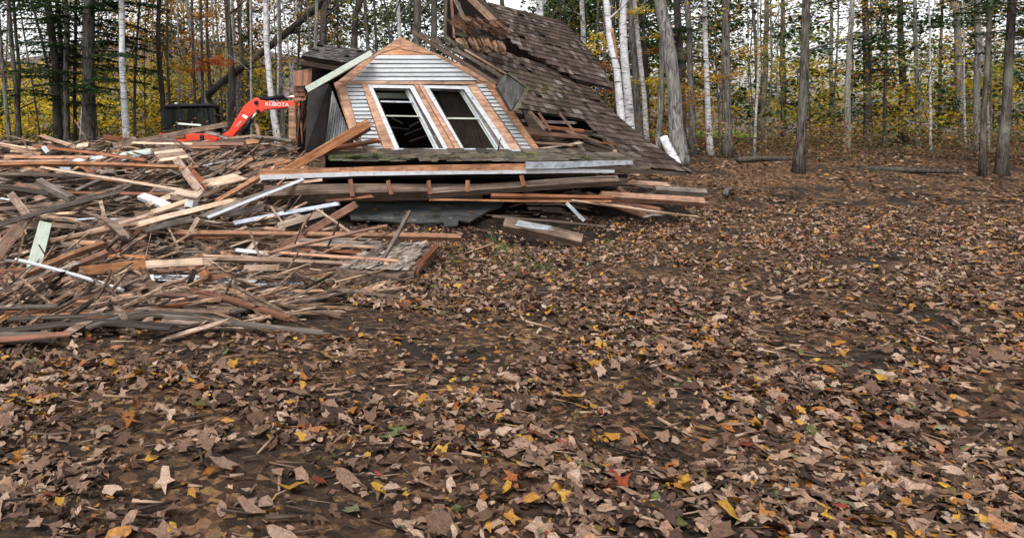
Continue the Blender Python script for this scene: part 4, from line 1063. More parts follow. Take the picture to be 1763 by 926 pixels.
boom = exslab('boom', [(384, 238), (389, 231), (396, 221), (408, 201), (418, 185), (427, 176), (437, 171.5), (448, 172), (470, 176), (511, 173), (535, 173), (537, 185), (512, 184.5), (470, 188.5), (457, 190), (450, 195), (440, 195.5), (432, 201), (421, 214), (408, 228), (398, 240)], 'red_paint', EY - .14, .28)
exslab('boom_foot', [(380, 232), (392, 226), (402, 232), (402, 252), (384, 254)], 'red_paint', EY - .2, .4)
m = MB(); 
m.tube([P(444, 171.2, EY), P(490, 167.8, EY)], [.06, .06], 12); m.build('hydraulic_cylinder', M['navy'], boom, True)
m = MB(); m.tube([P(417, 231, EY - .2), P(433, 205, EY - .2)], [.075, .075], 12)
hc = m.build('hydraulic_cylinder', M['navy'], boom, True)
m = MB(); m.tube([P(431, 208, EY - .2), P(442, 194, EY - .2)], [.035, .035], 10); m.build('piston_rod', M['chrome'], boom, True)
m = MB(); m.tube([P(489, 167.8, EY), P(520, 166, EY)], [.032, .032], 10)
m.build('piston_rod', M['chrome'], boom, True)
m = MB()
for u, v in ((441, 176.5), (392, 236), (444, 192), (520, 168)):
    m.tube([P(u, v, EY - .19), P(u, v, EY + .19)], [.06, .06], 12)
m.build('pivot_pin', M['rubber'], boom, True)
m = MB()
for dy in (-.03, .03):
    m.tube([P(405, 226, EY + dy), P(414, 206, EY + dy), P(426, 184, EY + dy - .02), P(437, 170, EY + dy), P(450, 171.5, EY + dy), P(470, 173, EY + dy)], [.016] * 6, 6)
    m.build('hydraulic_hose', M['rubber'], boom, True); m = MB()
exslab('work_lamp', [(300, 177), (305, 177), (305, 180), (300, 180)], 'letter', EY - .5, .08, cab)
exslab('roof_edge', [(281, 181), (366, 180), (369, 183), (280, 185)], 'navy', EY - .6, 1.2, cab)
exslab('boom_bracket', [(433, 172), (440, 168), (447, 169), (448, 176), (434, 178)], 'red_paint', EY - .1, .2)
exslab('sticker', [(416, 200.5), (419, 197), (427, 201), (424, 205.5)], 'letter', EY - .145, .006, boom)
exslab('sticker', [(405, 217), (414, 207.5), (417, 209.5), (409, 219)], 'letter', EY - .145, .006, boom).data.materials[0] = simple('worn_pink_sticker', (.75, .35, .3), .5)
exslab('dipper_arm', [(526, 164), (538, 168), (536, 220), (530, 224), (524, 190)], 'red_paint', EY - .1, .2)
exslab('bucket', [(522, 222), (538, 220), (542, 236), (532, 250), (516, 246), (524, 238)], 'rubber', EY - .28, .56)
def text(s, centre, h, mat, parent, bold=.0, rot=0):
    cu = bpy.data.curves.new('lettering', 'FONT'); cu.body = s; cu.size = h; cu.align_x = 'CENTER'; cu.align_y = 'CENTER'; cu.extrude = .004; cu.offset = bold
    t = bpy.data.objects.new('t', cu); COL.objects.link(t); bpy.context.view_layer.update()
    me = bpy.data.meshes.new_from_object(t.evaluated_get(bpy.context.evaluated_depsgraph_get())); bpy.data.objects.remove(t)
    me.materials.clear()
    o = link('lettering', me, mat, parent)
    off = -o.location
    o.matrix_basis = Matrix.Translation(centre - off) @ Matrix.Rotation(rot, 4, 'Y') @ Matrix.Rotation(R(90), 4, 'X') @ Matrix.Diagonal((1.15, 1, 1, 1))
text('KUBOTA', P(477, 180.4, EY - .146), .145, M['letter'], boom, .001, R(2.5))

# ---------------------------------------------------------------- hand placed boards
exec_boards = [
 # u0 v0 u1 v1 width mat label kw
 (72, 233.5, 132, 254, 5.5, 'tan', 'pinkish board poking up to the left over the top edge of the heap', dict(s1=.05)),
 (2, 249.5, 70, 266, 5, 'tan', 'pale plank end rising at the far left of the heap', dict(Y0=13.6, Y1=13.4)),
 (8, 270, 61, 234, 3, 'dark', 'thin dark stick slanting up at the left behind the heap', dict(name='stick', cat='stick', face='b', Y0=15.2, Y1=15.8)),
 (60, 251.5, 250, 276, 5, 'red', 'long brown plank dipping to the right along the top of the heap', dict(Y0=14.2, Y1=13)),
 (8, 269.5, 152, 271.5, 5.5, 'orange', 'orange plank lying level behind the longest orange beam', dict(Y0=13.2, Y1=13.2)),
 (-20, 284.5, 129, 283, 8, 'orange', 'left half of the long level orange beam, cut by the photo edge', dict(face='b', Y0=11.9, Y1=12.1, lift=.03)),
 (122, 281.5, 308, 288, 7, 'orange', 'long orange beam sloping right toward the steps of broken shingles', dict(face='b', Y0=12.1, Y1=12.1, lift=.035)),
 (0, 278, 120, 276.5, 3, 'orange', 'thin strip resting behind the long level orange beam', dict(Y0=12.3, Y1=12.4)),
 (70, 288, 316, 328, 4.5, 'pale', 'long pale strip crossing the dark hollow at the left', dict(Y0=12, Y1=11.0, lift=.05)),
 (126, 277.5, 186, 270.5, 6, 'blue', 'bluish white board behind the joint of the orange beams', {}),
 (201, 268, 264, 258.5, 7, 'green', 'pale green board lying left of the shingle steps', {}),
 (68, 313, 124, 343, 13, 'grey', 'short thick grey beam end leaning in the dark hollow at the left', dict(face='b', lift=.06)),
 (-20, 392, 212, 328, 9, 'grey', 'long grey board climbing from the left edge to the right', dict(lift=.05)),
 (80, 357, 232, 315, 4, 'grey', 'narrow pale edged grey board above the long grey one', dict(lift=.04)),
 (112, 331, 302, 334, 4.5, 'red', 'level brown strip in the middle of the dark hollow', dict(lift=.045)),
 (18, 334, 47, 371, 14, 'tan', 'short wide pinkish board hanging at the far left', dict(face='c', lift=.05)),
 (-10, 322, 85, 334, 8, 'dark', 'dark plank at the far left under the level orange beam', dict(lift=.03)),
 (28, 318, 72, 329, 9, 'red', 'red brown board tilting down in the left hollow', {}),
 (60, 343, 98, 336, 9, 'tan', 'short tan board under the thick grey beam end', {}),
 (131, 327, 182, 306, 4.5, 'grey', 'small grey stick leaning under the long pale strip', {}),
 (198, 345, 232, 335, 5, 'grey', 'stubby grey board left of the white square ended blocks', dict(lift=.03)),
 (75, 254, 83, 263, 8, 'white', 'small white block among the boards at the top left', dict(face='c', Y0=13.3, Y1=13.3, th=.1)),
 (133, 252, 152, 250, 7, 'pale', 'small pale block on top of the heap at the left', dict(Y0=14, Y1=14)),
 (104, 290, 121, 290, 9, 'blue', 'square pale block just under the joint of the orange beams', dict(face='c', lift=.02)),
 (37, 295, 53, 290, 6, 'pale', 'tiny pale board end under the left orange beam', {}),
 (78, 385, 58, 462, 23, 'green', 'pale green painted board standing on end at the lower left', dict(face='c', Y0=9.35, Y1=7.9, lift=.04)),
 (33, 392, -8, 440, 22, 'tan', 'wide tan and white board cut by the left edge', dict(face='c', Y0=9.1, Y1=8.1, lift=.03)),
 (-15, 497, 177, 419, 11.5, 'orange', 'bright orange beam pointing up from the lower left corner', dict(face='b', Y0=7.3, Y1=8.6, lift=.07, s1=.08)),
 (5, 512, 183, 436, 11, 'red', 'rough red brown beam just under the bright orange one', dict(face='b', Y0=7.2, Y1=8.3, lift=.06, s1=.1)),
 (-5, 499, 136, 452, 5, 'grey', 'grey strip between the two beams at the lower left corner', dict(Y0=7.2, Y1=8, lift=.095)),
 (28, 447, 208, 498, 5.5, 'white', 'long white strip slanting down across the lower left beams', dict(face='b', Y0=7.8, Y1=7.3, lift=.12)),
 (138, 467, 252, 455, 17, 'orange', 'thick orange beam with a splintered right end near the lower left', dict(face='c', th=.1, Y0=7.6, Y1=7.7, lift=.03)),
 (238, 456, 350, 450, 13, 'pale', 'pale split end of the thick orange beam at the bottom', dict(face='c', Y0=7.7, Y1=7.7, lift=.035, s1=.2, s0=.1)),
 (-10, 471, 46, 466, 11, 'red', 'red brown board end at the left edge below the green board', {}),
 (66, 499, 124, 482, 13, 'orange', 'short orange block in the bottom left corner', dict(face='b', Y0=7.1, Y1=7.3, lift=.03)),
 (80, 418, 347, 360, 9, 'tan', 'long rough log like plank rising across the heap', dict(face='b', Y0=8.9, Y1=10.1, lift=.04, s0=.1, s1=.15)),
 (183, 436, 252, 420, 4.5, 'red', 'narrow brown lath right of the lower left beams', {}),
 (192, 440, 252, 444, 5, 'orange', 'pointed orange splinter board below the narrow lath', dict(s0=.15)),
 (122, 416, 164, 419, 8, 'tan', 'short flat tan board behind the bright orange beam', {}),
 (108, 434, 137, 427, 6, 'grey', 'small grey shingle behind the bright orange beam', {}),
 (180, 486, 226, 484, 20, 'grey', 'wide pale grey floorboard piece at the bottom', dict(face='t', Y0=7.4, Y1=7.4)),
 (165, 503, 228, 504, 5, 'red', 'red brown edge along the very bottom left of centre', dict(Y0=7.15, Y1=7.15)),
 (222, 503, 340, 498, 9, 'tan', 'pale split plank along the bottom edge', dict(s1=.15, Y0=7.15, Y1=7.3)),
 (260.5, 474, 260, 509, 9, 'green', 'short pale board standing upright at the bottom', dict(face='c', Y0=7.35, Y1=7.1, lift=.04)),
 (195, 252, 386, 215, 9, 'tan', 'long split plank rising in front of the excavator cab', dict(face='c', Y0=14.2, Y1=14.6, s1=.15, bend=.05)),
 (262, 259, 312, 252.5, 6, 'tan', 'topmost of the stepped slats near the top of the heap', dict(lift=.03)),
 (266, 264.5, 315, 258.5, 6, 'pale', 'second of the stepped slats near the top of the heap', dict(lift=.032)),
 (271, 270, 319, 264, 6, 'tan', 'third of the stepped slats near the top of the heap', dict(lift=.034)),
 (276, 275.5, 323, 269.5, 6, 'pale', 'lowest of the stepped slats near the top of the heap', dict(lift=.036)),
 (303, 274, 346, 332, 15, 'tan', 'wide brown board sliding down below the stepped slats', dict(face='c', lift=.045)),
 (328, 290, 356, 322, 8, 'red', 'narrow board beside the wide sliding one', dict(face='c', lift=.04)),
 (300, 291, 341, 287, 4, 'orange', 'small orange lath across the top of the sliding board', dict(lift=.06)),
 (362, 316, 413, 305, 15, 'pale', 'broken flat board with a snapped end in the middle of the heap', dict(face='t', lift=.05, s0=.12)),
 (304, 331, 345, 338, 12, 'pale', 'square ended pale block in the middle of the heap', dict(th=.06, lift=.05)),
 (243, 338, 289, 356, 12, 'white', 'whitish thick board left of the pale square ended block', dict(th=.06, lift=.05)),
 (288, 340, 317, 345, 9, 'tan', 'tan block wedged under the pale square ended one', dict(th=.06, lift=.045)),
 (270, 326, 302, 336, 8, 'grey', 'grey block behind the whitish thick board', dict(lift=.03)),
 (343, 341, 447, 293, 8, 'tan', 'long tan board climbing toward the left end of the orange fascia', dict(lift=.04)),
 (373, 348, 447, 306, 9, 'orange', 'orange tan beam ending at the left end of the orange fascia', dict(face='b', lift=.055)),
 (262, 367, 323, 347, 8, 'pale', 'pale board resting below the square ended blocks', dict(lift=.06, th=.05)),
 (323, 350, 336, 352, 13, 'white', 'small white cube of wood at the end of the pale board', dict(th=.12, lift=.065, face='c')),
 (358, 374, 522, 309, 5, 'white', 'long thin white strip climbing toward the mossy eave', dict(lift=.075)),
 (348, 372, 500, 316, 6, 'grey', 'grey strip directly above the long thin white one', dict(lift=.06)),
 (240, 386, 400, 346, 9, 'pale', 'long splintered pale plank in the middle of the heap', dict(s0=.2, s1=.2, lift=.06)),
 (384, 369, 452, 357, 13, 'grey', 'broad purplish grey board left of the dark tar paper panel', dict(face='c', lift=.03, th=.06)),
 (370, 247, 446, 244, 9, 'dark', 'dark mossy log lying under the excavator boom', dict(face='b', Y0=14.6, Y1=14.6, s0=.1)),
 (440, 237, 502, 244, 6, 'moss', 'grey green mossy pole left of the ruined wall', dict(face='b', Y0=14.3, Y1=14.1)),
 (442, 215, 446, 238, 6, 'tan', 'splintered stake standing up under the boom', dict(face='c', Y0=15, Y1=14.8, s0=.12, name='stake', cat='stake')),
 (424, 245, 448, 245, 10, 'orange', 'small orange wedge of wood on the dark mossy log', dict(Y0=14.2, Y1=14.2, taper=.5)),
 (314, 252.5, 378, 254, 5, 'red', 'red brown plank behind the stepped slats', dict(Y0=14, Y1=14)),
 (445, 264, 502, 250, 5, 'grey', 'grey lath rising toward the ruined wall', {}),
 (404, 292, 440, 271, 7, 'tan', 'tan lath leaning right above the broken flat board', dict(lift=.03)),
 (430, 287, 489, 274, 7, 'tan', 'tan board right of the leaning lath', dict(lift=.03)),
 (473, 283, 500, 276, 7, 'orange', 'short orange board end left of the mossy eave', dict(lift=.03)),
 (370, 299, 398, 281, 4, 'grey', 'small grey stick above the broken flat board', {}),
 (287, 232, 336, 263, 3.5, 'dark', 'thin dark rail slanting down from the cab', dict(Y0=14.4, Y1=13.4)),
 (308, 213, 345, 216, 3, 'green', 'thin pale stick in front of the cab window', dict(Y0=15, Y1=15, name='stick', cat='stick')),
 (376, 229, 382, 239, 4, 'pale', 'tiny pale peg of wood below the cab', dict(face='c', Y0=14.7, Y1=14.7)),
 (355, 228, 392, 238, 6, 'grey', 'grey board hiding the back of the excavator body', dict(Y0=14.8, Y1=14.6)),
 (250, 397, 331, 378, 9, 'grey', 'pale grey tapering board in the middle of the heap', dict(taper=1.4, lift=.06)),
 (328, 398, 341, 376, 8, 'pale', 'short chunk of split wood leaning upright mid heap', dict(face='c', s0=.08, lift=.07)),
 (300, 402, 793, 408.5, 10, 'orange', 'longest level orange beam, pointing at the leafy ground', dict(face='b', Y0=9.1, Y1=9.1, lift=.02)),
 (484, 427, 612, 352, 14, 'red', 'broad red brown plank slanting up under the eave', dict(face='c', Y0=8.9, Y1=10.6, lift=.05, s0=.15)),
 (479, 389, 556, 367, 12, 'pale', 'pale square cut board crossing the broad slanting plank', dict(face='c', lift=.05)),
 (403, 384, 580, 351, 7, 'blue', 'long grey blue board angling up toward the tar paper panel', dict(lift=.04, Y0=9.9, Y1=11)),
 (545, 361, 604, 401, 4.5, 'tan', 'thin stick leaning left in front of the tar paper panel', dict(face='b', Y0=9.9, Y1=9.4, lift=.06, name='stick', cat='stick')),
 (462, 436, 665, 389, 5.5, 'red', 'long round edged pole crossing the longest level beam', dict(face='b', Y0=8.5, Y1=9, lift=.06, bend=.02)),
 (705, 365, 659, 447, 7, 'grey', 'grey stick standing up against the longest level beam', dict(face='b', Y0=9, Y1=8.2, lift=.05, name='stick', cat='stick')),
 (407, 430, 456, 436, 6, 'white', 'bright white painted scrap below the longest level beam', dict(lift=.03)),
 (455, 434, 684, 449, 4.5, 'orange', 'thin orange lath reaching across the rotten floor slab', dict(Y0=8.5, Y1=8, lift=.05)),
 (350, 440, 520, 447, 4, 'tan', 'thin tan lath left of the rotten floor slab', dict(lift=.03)),
 (350, 446.5, 642, 456, 7, 'tan', 'long tan rail ending at the rotten floor slab', dict(face='b', Y0=8.2, Y1=8.0, lift=.035)),
 (505, 413, 656, 420, 7, 'grey', 'uppermost grey board running onto the rotten floor slab', dict(Y0=8.9, Y1=8.75)),
 (510, 420, 652, 425, 5, 'tan', 'tan board under the uppermost grey one by the floor slab', dict(Y0=8.8, Y1=8.6)),
 (520, 430, 622, 436, 5, 'red', 'red brown board between the laths left of the floor slab', dict(Y0=8.6, Y1=8.5)),
 (470, 462, 640, 469, 15, 'oldbeam', 'wide red brown joist under the long tan rail', dict(face='c', th=.08, Y0=7.9, Y1=7.75, lift=0)),
 (478, 476, 700, 496, 4.5, 'moss', 'thin mossy strip near the bottom in front of the floor slab', dict(Y0=7.6, Y1=7.35)),
 (366, 483, 524, 491, 10, 'blue', 'pale blue painted board lying flat near the bottom', dict(Y0=7.6, Y1=7.45, lift=.02)),
 (560, 507, 803, 493, 6, 'red', 'notched red brown rail along the bottom beside the leaves', dict(face='b', Y0=7.15, Y1=7.3)),
 (420, 462, 480, 461, 11, 'tan', 'short pinkish board left of the wide joist', dict(face='c', lift=.02)),
 (343, 457, 355, 476, 18, 'red', 'stubby red brown block at the end of the pale split beam', dict(face='c', lift=.06)),
 (308, 493, 397, 472, 8, 'red', 'red brown board rising toward the right near the bottom', dict(lift=.04)),
 (255, 494, 356, 478, 4, 'grey', 'thin grey lath near the bottom left of centre', dict(lift=.03)),
 (225, 482, 350, 479, 10, 'blue', 'greyish blue board lying flat under the pale split beam', dict(face='t', Y0=7.5, Y1=7.5)),
 (228, 476, 322, 462, 6, 'red', 'worn brown lath under the pale split beam', dict(lift=.03)),
 (205, 247, 300, 240, 6, 'grey', 'grey board flat on the ridge of the heap left of the cab', dict(Y0=14.6, Y1=14.8)),
 (236, 243, 318, 234, 7, 'orange', 'orange board on the ridge just left of the red machine body', dict(face='c', Y0=14.7, Y1=14.9, s0=.1)),
 (300, 249, 420, 248, 6, 'red', 'brown board along the ridge under the red machine body', dict(Y0=14.5, Y1=14.4)),
 (165, 240, 205, 226, 5, 'dark', 'dark rough board at the foot of the lone white birch', dict(face='c', Y0=15.6, Y1=15.8)),
 (178, 236, 215, 240, 8, 'red', 'rust brown sheet of wood beside the foot of the lone white birch', dict(face='c', Y0=15.3, Y1=15.3, s1=.1)),
 (228, 246, 330, 248, 4, 'pale', 'thin pale lath along the ridge of the heap', dict(Y0=14.2, Y1=14.2)),
 (380, 240, 440, 233, 4, 'tan', 'tan lath on the ridge under the boom', dict(Y0=14.9, Y1=14.9, s1=.1)),
 (150, 400, 330, 352, 6, 'tan', 'slender tan board rising above the long rough log like plank', dict(lift=.03, s0=.1)),
 (255, 352, 300, 336, 9, 'pale', 'pale end sawn board under the whitish thick board', dict(lift=.05, th=.05)),
 (400, 352, 545, 300, 5, 'red', 'red brown lath running up under the long thin white strip', dict(lift=.05)),
 (415, 330, 470, 292, 6, 'tan', 'tan board passing behind the left end of the orange fascia', dict(lift=.02)),
 (95, 300, 210, 312, 4, 'dark', 'dark lath hanging in the upper left hollow', dict(lift=.0)),
 (0, 300, 110, 303, 7, 'dark', 'dark wide plank shaded by the long level orange beam', dict(lift=.01)),
 (150, 306, 262, 318, 5, 'red', 'brown board half buried under the long pale strip', dict(lift=.01)),
 (0, 360, 90, 352, 6, 'tan', 'tan plank at the left edge just above the long grey board', dict(lift=.03)),
 (0, 447, 60, 452, 5, 'grey', 'grey lath at the left edge behind the white strip', dict(lift=.03)),
 (60, 372, 118, 367, 4, 'pale', 'pale splinter lying behind the green painted board', dict(lift=.03, s1=.15)),
 # right hand side
 (1035, 337, 1212, 348.5, 13, 'orange', 'thick reddish beam reaching right past the roof corner', dict(face='b', Y0=11.6, Y1=11.4)),
 (846, 337, 1054, 341, 7, 'red', 'worn brown pole lying left of the thick reddish beam', dict(face='b', Y0=11.3, Y1=11.3, s1=.1)),
 (740, 344, 1052, 347, 3.5, 'orange', 'thin orange edged lath under the worn brown pole', dict(Y0=11.1, Y1=11.2)),
 (985, 345, 1202, 373.5, 3.5, 'pale', 'long thin pale lath pointing right onto the leaves', dict(face='b', Y0=11.1, Y1=11.7)),
 (1035, 350, 1135, 367, 6, 'tan', 'tan board lying along the long thin pale lath', dict(Y0=11.3, Y1=11.6, s1=.2)),
 (455, 336, 830, 330, 27, 'oldbeam', 'heavy weathered beam under the front eave, left part', dict(face='b', Y0=11.15, Y1=11.6, taper=.6)),
 (740, 333, 1062, 311, 15, 'oldbeam', 'weathered log running right under the eave to a frayed end', dict(face='b', Y0=11.4, Y1=11.6, s1=.25)),
 (1064, 314, 1150, 318, 8, 'tan', 'pair of split pale boards near the bottom roof corner', dict(Y0=12, Y1=12.3, s1=.15)),
 (975, 349, 1006, 380, 6, 'metal', 'bent strip of grey metal among boards at the right', dict(face='c', Y0=11, Y1=10.9, name='metal_strip', cat='metal strip', th=.004)),
 (850, 373, 1042, 390, 4, 'dark', 'thin dark lath between the tar paper and the leaves', dict(Y0=10.9, Y1=10.8)),
 (868, 387, 1002, 416, 21, 'tan', 'heavy square beam with a broken end lying on the leaves', dict(face='b', Y0=10.1, Y1=9.7, s1=.06)),
 (890, 383, 946, 393, 9, 'metal', 'grey metal plate resting on the heavy square beam', dict(face='t', Y0=9.85, Y1=9.65, name='metal_plate', cat='metal plate', th=.01, lift=.02)),
 (1128, 327, 1215, 332, 11, 'grey', 'grey weathered beam end behind the thick reddish beam', dict(face='b', Y0=12.6, Y1=12.6)),
 (1064, 322, 1080, 334, 8, 'tan', 'short tan block above the left end of the reddish beam', dict(face='c', Y0=12, Y1=12)),
 (1075, 337, 1120, 329, 5, 'dark', 'dark stick crossing behind the thick reddish beam', dict(Y0=12.2, Y1=12.2)),
 (785, 443, 850, 420, 3.5, 'tan', 'thin tan lath lying alone on the leaves', dict(face='b', Y0=8.9, Y1=9.6, lift=.0)),
 (560, 345, 640, 338, 5, 'red', 'brown lath tucked under the eave beam', dict(Y0=11.2, Y1=11.2)),
 (490, 316, 555, 310, 5, 'tan', 'twisted tan strip hanging under the fascia at the left', dict(Y0=11, Y1=11)),
 (552, 240, 500, 285, 16, 'orange', '', None),
]
for r_ in exec_boards:
    if r_[7] is None: continue
    u0, v0, u1, v1, wd, mt, lab, kw = r_
    board(u0, v0, u1, v1, wd, mt, lab, **kw)
# the two large beams leaning in front of the dormer
board(492, 295, 634, 212, 16, 'orange', 'large fresh orange beam leaning up in front of the dormer', face='c', Y0=11.5, Y1=11.6, lift=0, th=.12)
board(560, 262, 636, 218, 12, 'red', 'dark brown beam hidden behind the large leaning orange beam', face='b', Y0=11.9, Y1=11.95, lift=0)
board(545, 263, 652, 242, 9, 'red', 'brown plank jutting right below the large leaning beam', face='b', Y0=11.7, Y1=11.8, lift=0, taper=.6)
board(612, 238, 640, 262, 9, 'moss', 'mossy shingle slipping off the dormer corner', face='c', Y0=11.95, Y1=11.85, lift=0)
board(633, 258, 650, 262, 12, 'tan', 'small tan block at the bottom left of the windows', face='c', Y0=11.8, Y1=11.75, lift=0)
board(857, 262, 861, 240, 4, 'dark', 'dark splinter sticking up at the right window corner', face='c', Y0=11.9, Y1=11.9, lift=0, taper=.3)
# split paddle shaped board
mp = MB(); pp = [(141, 364), (145, 362), (188, 375.5), (203, 383), (217, 398), (224, 406), (221, 411), (216, 406), (208, 406), (190, 388), (175, 378)]
f = [P(u, v, (YS(v) * .93)) for u, v in pp]; mp.prism(f, [q + Vector((0, .015, -.02)) for q in f])
tag(mp.build('broken_board', M['tan']), 'paddle shaped pale board with a thin handle like end', 'board')
# tar paper panel
slabp = [(600, 352), (612, 346), (700, 344), (868, 347), (862, 356), (842, 362), (808, 382), (790, 378), (788, 388), (765, 390), (764, 383), (735, 384), (690, 383), (640, 378), (604, 378)]
m = MB(); f = [P(u, v, 11.9 - (v - 344) / 46 * 1.15) for u, v in slabp]; m.prism(f, [q + Vector((0, .02, -.03)) for q in f])
tag(m.build('roofing_panel', M['tar']), 'dark tar paper roofing panel sagging under the eave with leaves on it', 'roofing')
m = MB(); rt = random.Random(6)
for k in range(34):
    u = rt.uniform(605, 800); v = rt.uniform(350, 380); wd = rt.uniform(6, 34); h = rt.uniform(1.2, 5); yy = lambda vv: 11.9 - (vv - 344) / 46 * 1.15 - .012
    if v + h > 383: continue
    f = [P(u, v, yy(v)), P(u + wd, v + rt.uniform(-1, 1), yy(v)), P(u + wd * .9, v + h, yy(v + h)), P(u + 1, v + h * .8, yy(v + h * .8))]
    m.prism(f, [q + Vector((0, .008, -.006)) for q in f])
tag(m.build('roofing_scraps', M['tarpatch']), 'torn flaps and dirt on the dark tar paper panel', 'roofing scraps', kind='stuff')
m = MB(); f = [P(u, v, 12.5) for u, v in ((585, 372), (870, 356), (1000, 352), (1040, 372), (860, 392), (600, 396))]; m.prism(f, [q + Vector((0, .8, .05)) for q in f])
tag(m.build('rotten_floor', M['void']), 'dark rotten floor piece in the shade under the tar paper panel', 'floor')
# rotten floor slab
m = MB()
top = [(655, 424), (690, 421), (700, 424), (738, 422), (749, 430), (735, 445), (722, 452), (712, 470), (700, 468), (686, 475), (640, 470), (560, 466)]
zt = .12
def atz(u, v, z): y = F * (CH - z) / (v - HV); return P(u, v, y)
slab_root = empty('floor_slab', atz(680, 440, 0), label='rotten floor slab with peeling layered boards next to the leaves', cat='floor slab')
f = [atz(u, v, zt) for u, v in top]; m.prism(f, [Vector((q.x, q.y, .0)) for q in f]); m.build('joists', M['oldbeam'], slab_root)
m = MB(); rr = random.Random(31)
for k in range(300):
    t, s = rr.random(), rr.random()
    u = lerp(lerp(640, 735, s), lerp(590, 705, s), t); v = lerp(419, 462, t)
    c = atz(u, v, zt + .004 + rr.random() * .03); a = R(rr.gauss(62, 9)); L = rr.uniform(.08, .28); wd = rr.uniform(.025, .09)
    dx = Vector((math.cos(a), math.sin(a), rr.uniform(-.04, .06))) * L / 2; nx_ = Vector((-math.sin(a), math.cos(a), rr.uniform(-.2, .2))) * wd / 2
    f = [c - dx - nx_, c + dx - nx_ * .5, c + dx + nx_ * .6, c - dx + nx_]; m.prism([q + Vector((0, 0, .008)) for q in f], f)
m.build('peeling_layers', M['splint'] if False else wood('flaking_floor_wood', (.16, .12, .10), (.30, .24, .2), (.45, .38, .32), var=.45, island=True), slab_root)
for (a, b, c, d, wd) in ((752, 425, 703, 476, 9), (744, 440, 718, 468, 6)):
    board(a, b, c, d, wd, 'red', face='b', Y0=8.7, Y1=7.5, name='edge_beam', parent=slab_root, lift=0)
board(662, 424, 612, 459, 14, 'grey', face='c', Y0=8.7, Y1=7.65, name='top_plank', parent=slab_root, lift=0)
# white stump and a wire like root
m = MB(); pts = [P(1142, 236, 15.2), P(1150, 254, 15.1), P(1162, 276, 15.0), P(1172, 300, 14.9)]
m.tube(pts, [.085, .09, .095, .1], 12); tag(m.build('birch_log', M['birch'], None, True), 'short white birch log leaning behind the bottom roof corner', 'log')
m = MB(); m.tube([P(264.5, 383, 8.9), P(257, 415, 8.5), P(250, 446, 8.0), P(244, 466, 7.7), P(230, 484, 7.4)], [.006, .007, .008, .008, .008], 6)
tag(m.build('twig', M['tan'], None, True), 'thin pale curved twig hanging down over the lower left boards', 'twig')

# ---------------------------------------------------------------- loose boards that fill the heap
rf_ = random.Random(2024)
for k in range(46):       # strays nearer the camera than the heap
    y = rf_.uniform(4.4, 6.7); x = rf_.uniform(-4.2, .1 if y > 6.0 else -.9)
    if x > -2.2 and y < 5.4: continue
    L = rf_.uniform(.5, 1.8); a = R(rf_.gauss(8, 22) if rf_.random() < .8 else rf_.uniform(-80, 80)); d = Vector((math.cos(a), math.sin(a), 0)) * L / 2
    wd_ = rf_.uniform(.03, .12); t_ = rf_.uniform(.014, .035); mt = rf_.choices(['grey', 'dark', 'tan', 'red', 'pale', 'orange', 'blue'], [20, 26, 20, 22, 4, 4, 1])[0]
    z0 = GH(x, y) + t_ / 2 + .015 + rf_.uniform(0, .09)
    me = plank_mesh('broken_board', L, wd_, t_, rf_, rf_.uniform(0, .02), rf_.uniform(0, .1), rf_.uniform(0, .12)); o = link('broken_board', me, M[mt])
    put(o, Vector((x, y, z0)) - d + Vector((0, 0, rf_.uniform(-.01, .05))), Vector((x, y, z0)) + d + Vector((0, 0, rf_.uniform(-.01, .05))), Vector((rf_.uniform(-.15, .15), rf_.uniform(-.25, .1), 1)).normalized())
    tag(o, 'loose broken board lying on the leaves in front of the heap', 'board', 'loose boards on the leaves in front of the heap')
LAB = {'grey': 'weathered grey board, one of many lying loose in the heap', 'dark': 'dark rotten board, one of many lying in the shade of the heap', 'tan': 'pinkish tan board, one of many lying loose in the heap',
       'red': 'red brown board, one of many lying loose in the heap', 'pale': 'pale split lath, one of many lying loose in the heap', 'orange': 'orange bare board, one of many lying loose in the heap', 'white': 'white painted scrap board, one of a few lying loose in the heap', 'blue': 'grey blue painted scrap board, one of a few lying loose in the heap'}
cnt = 0
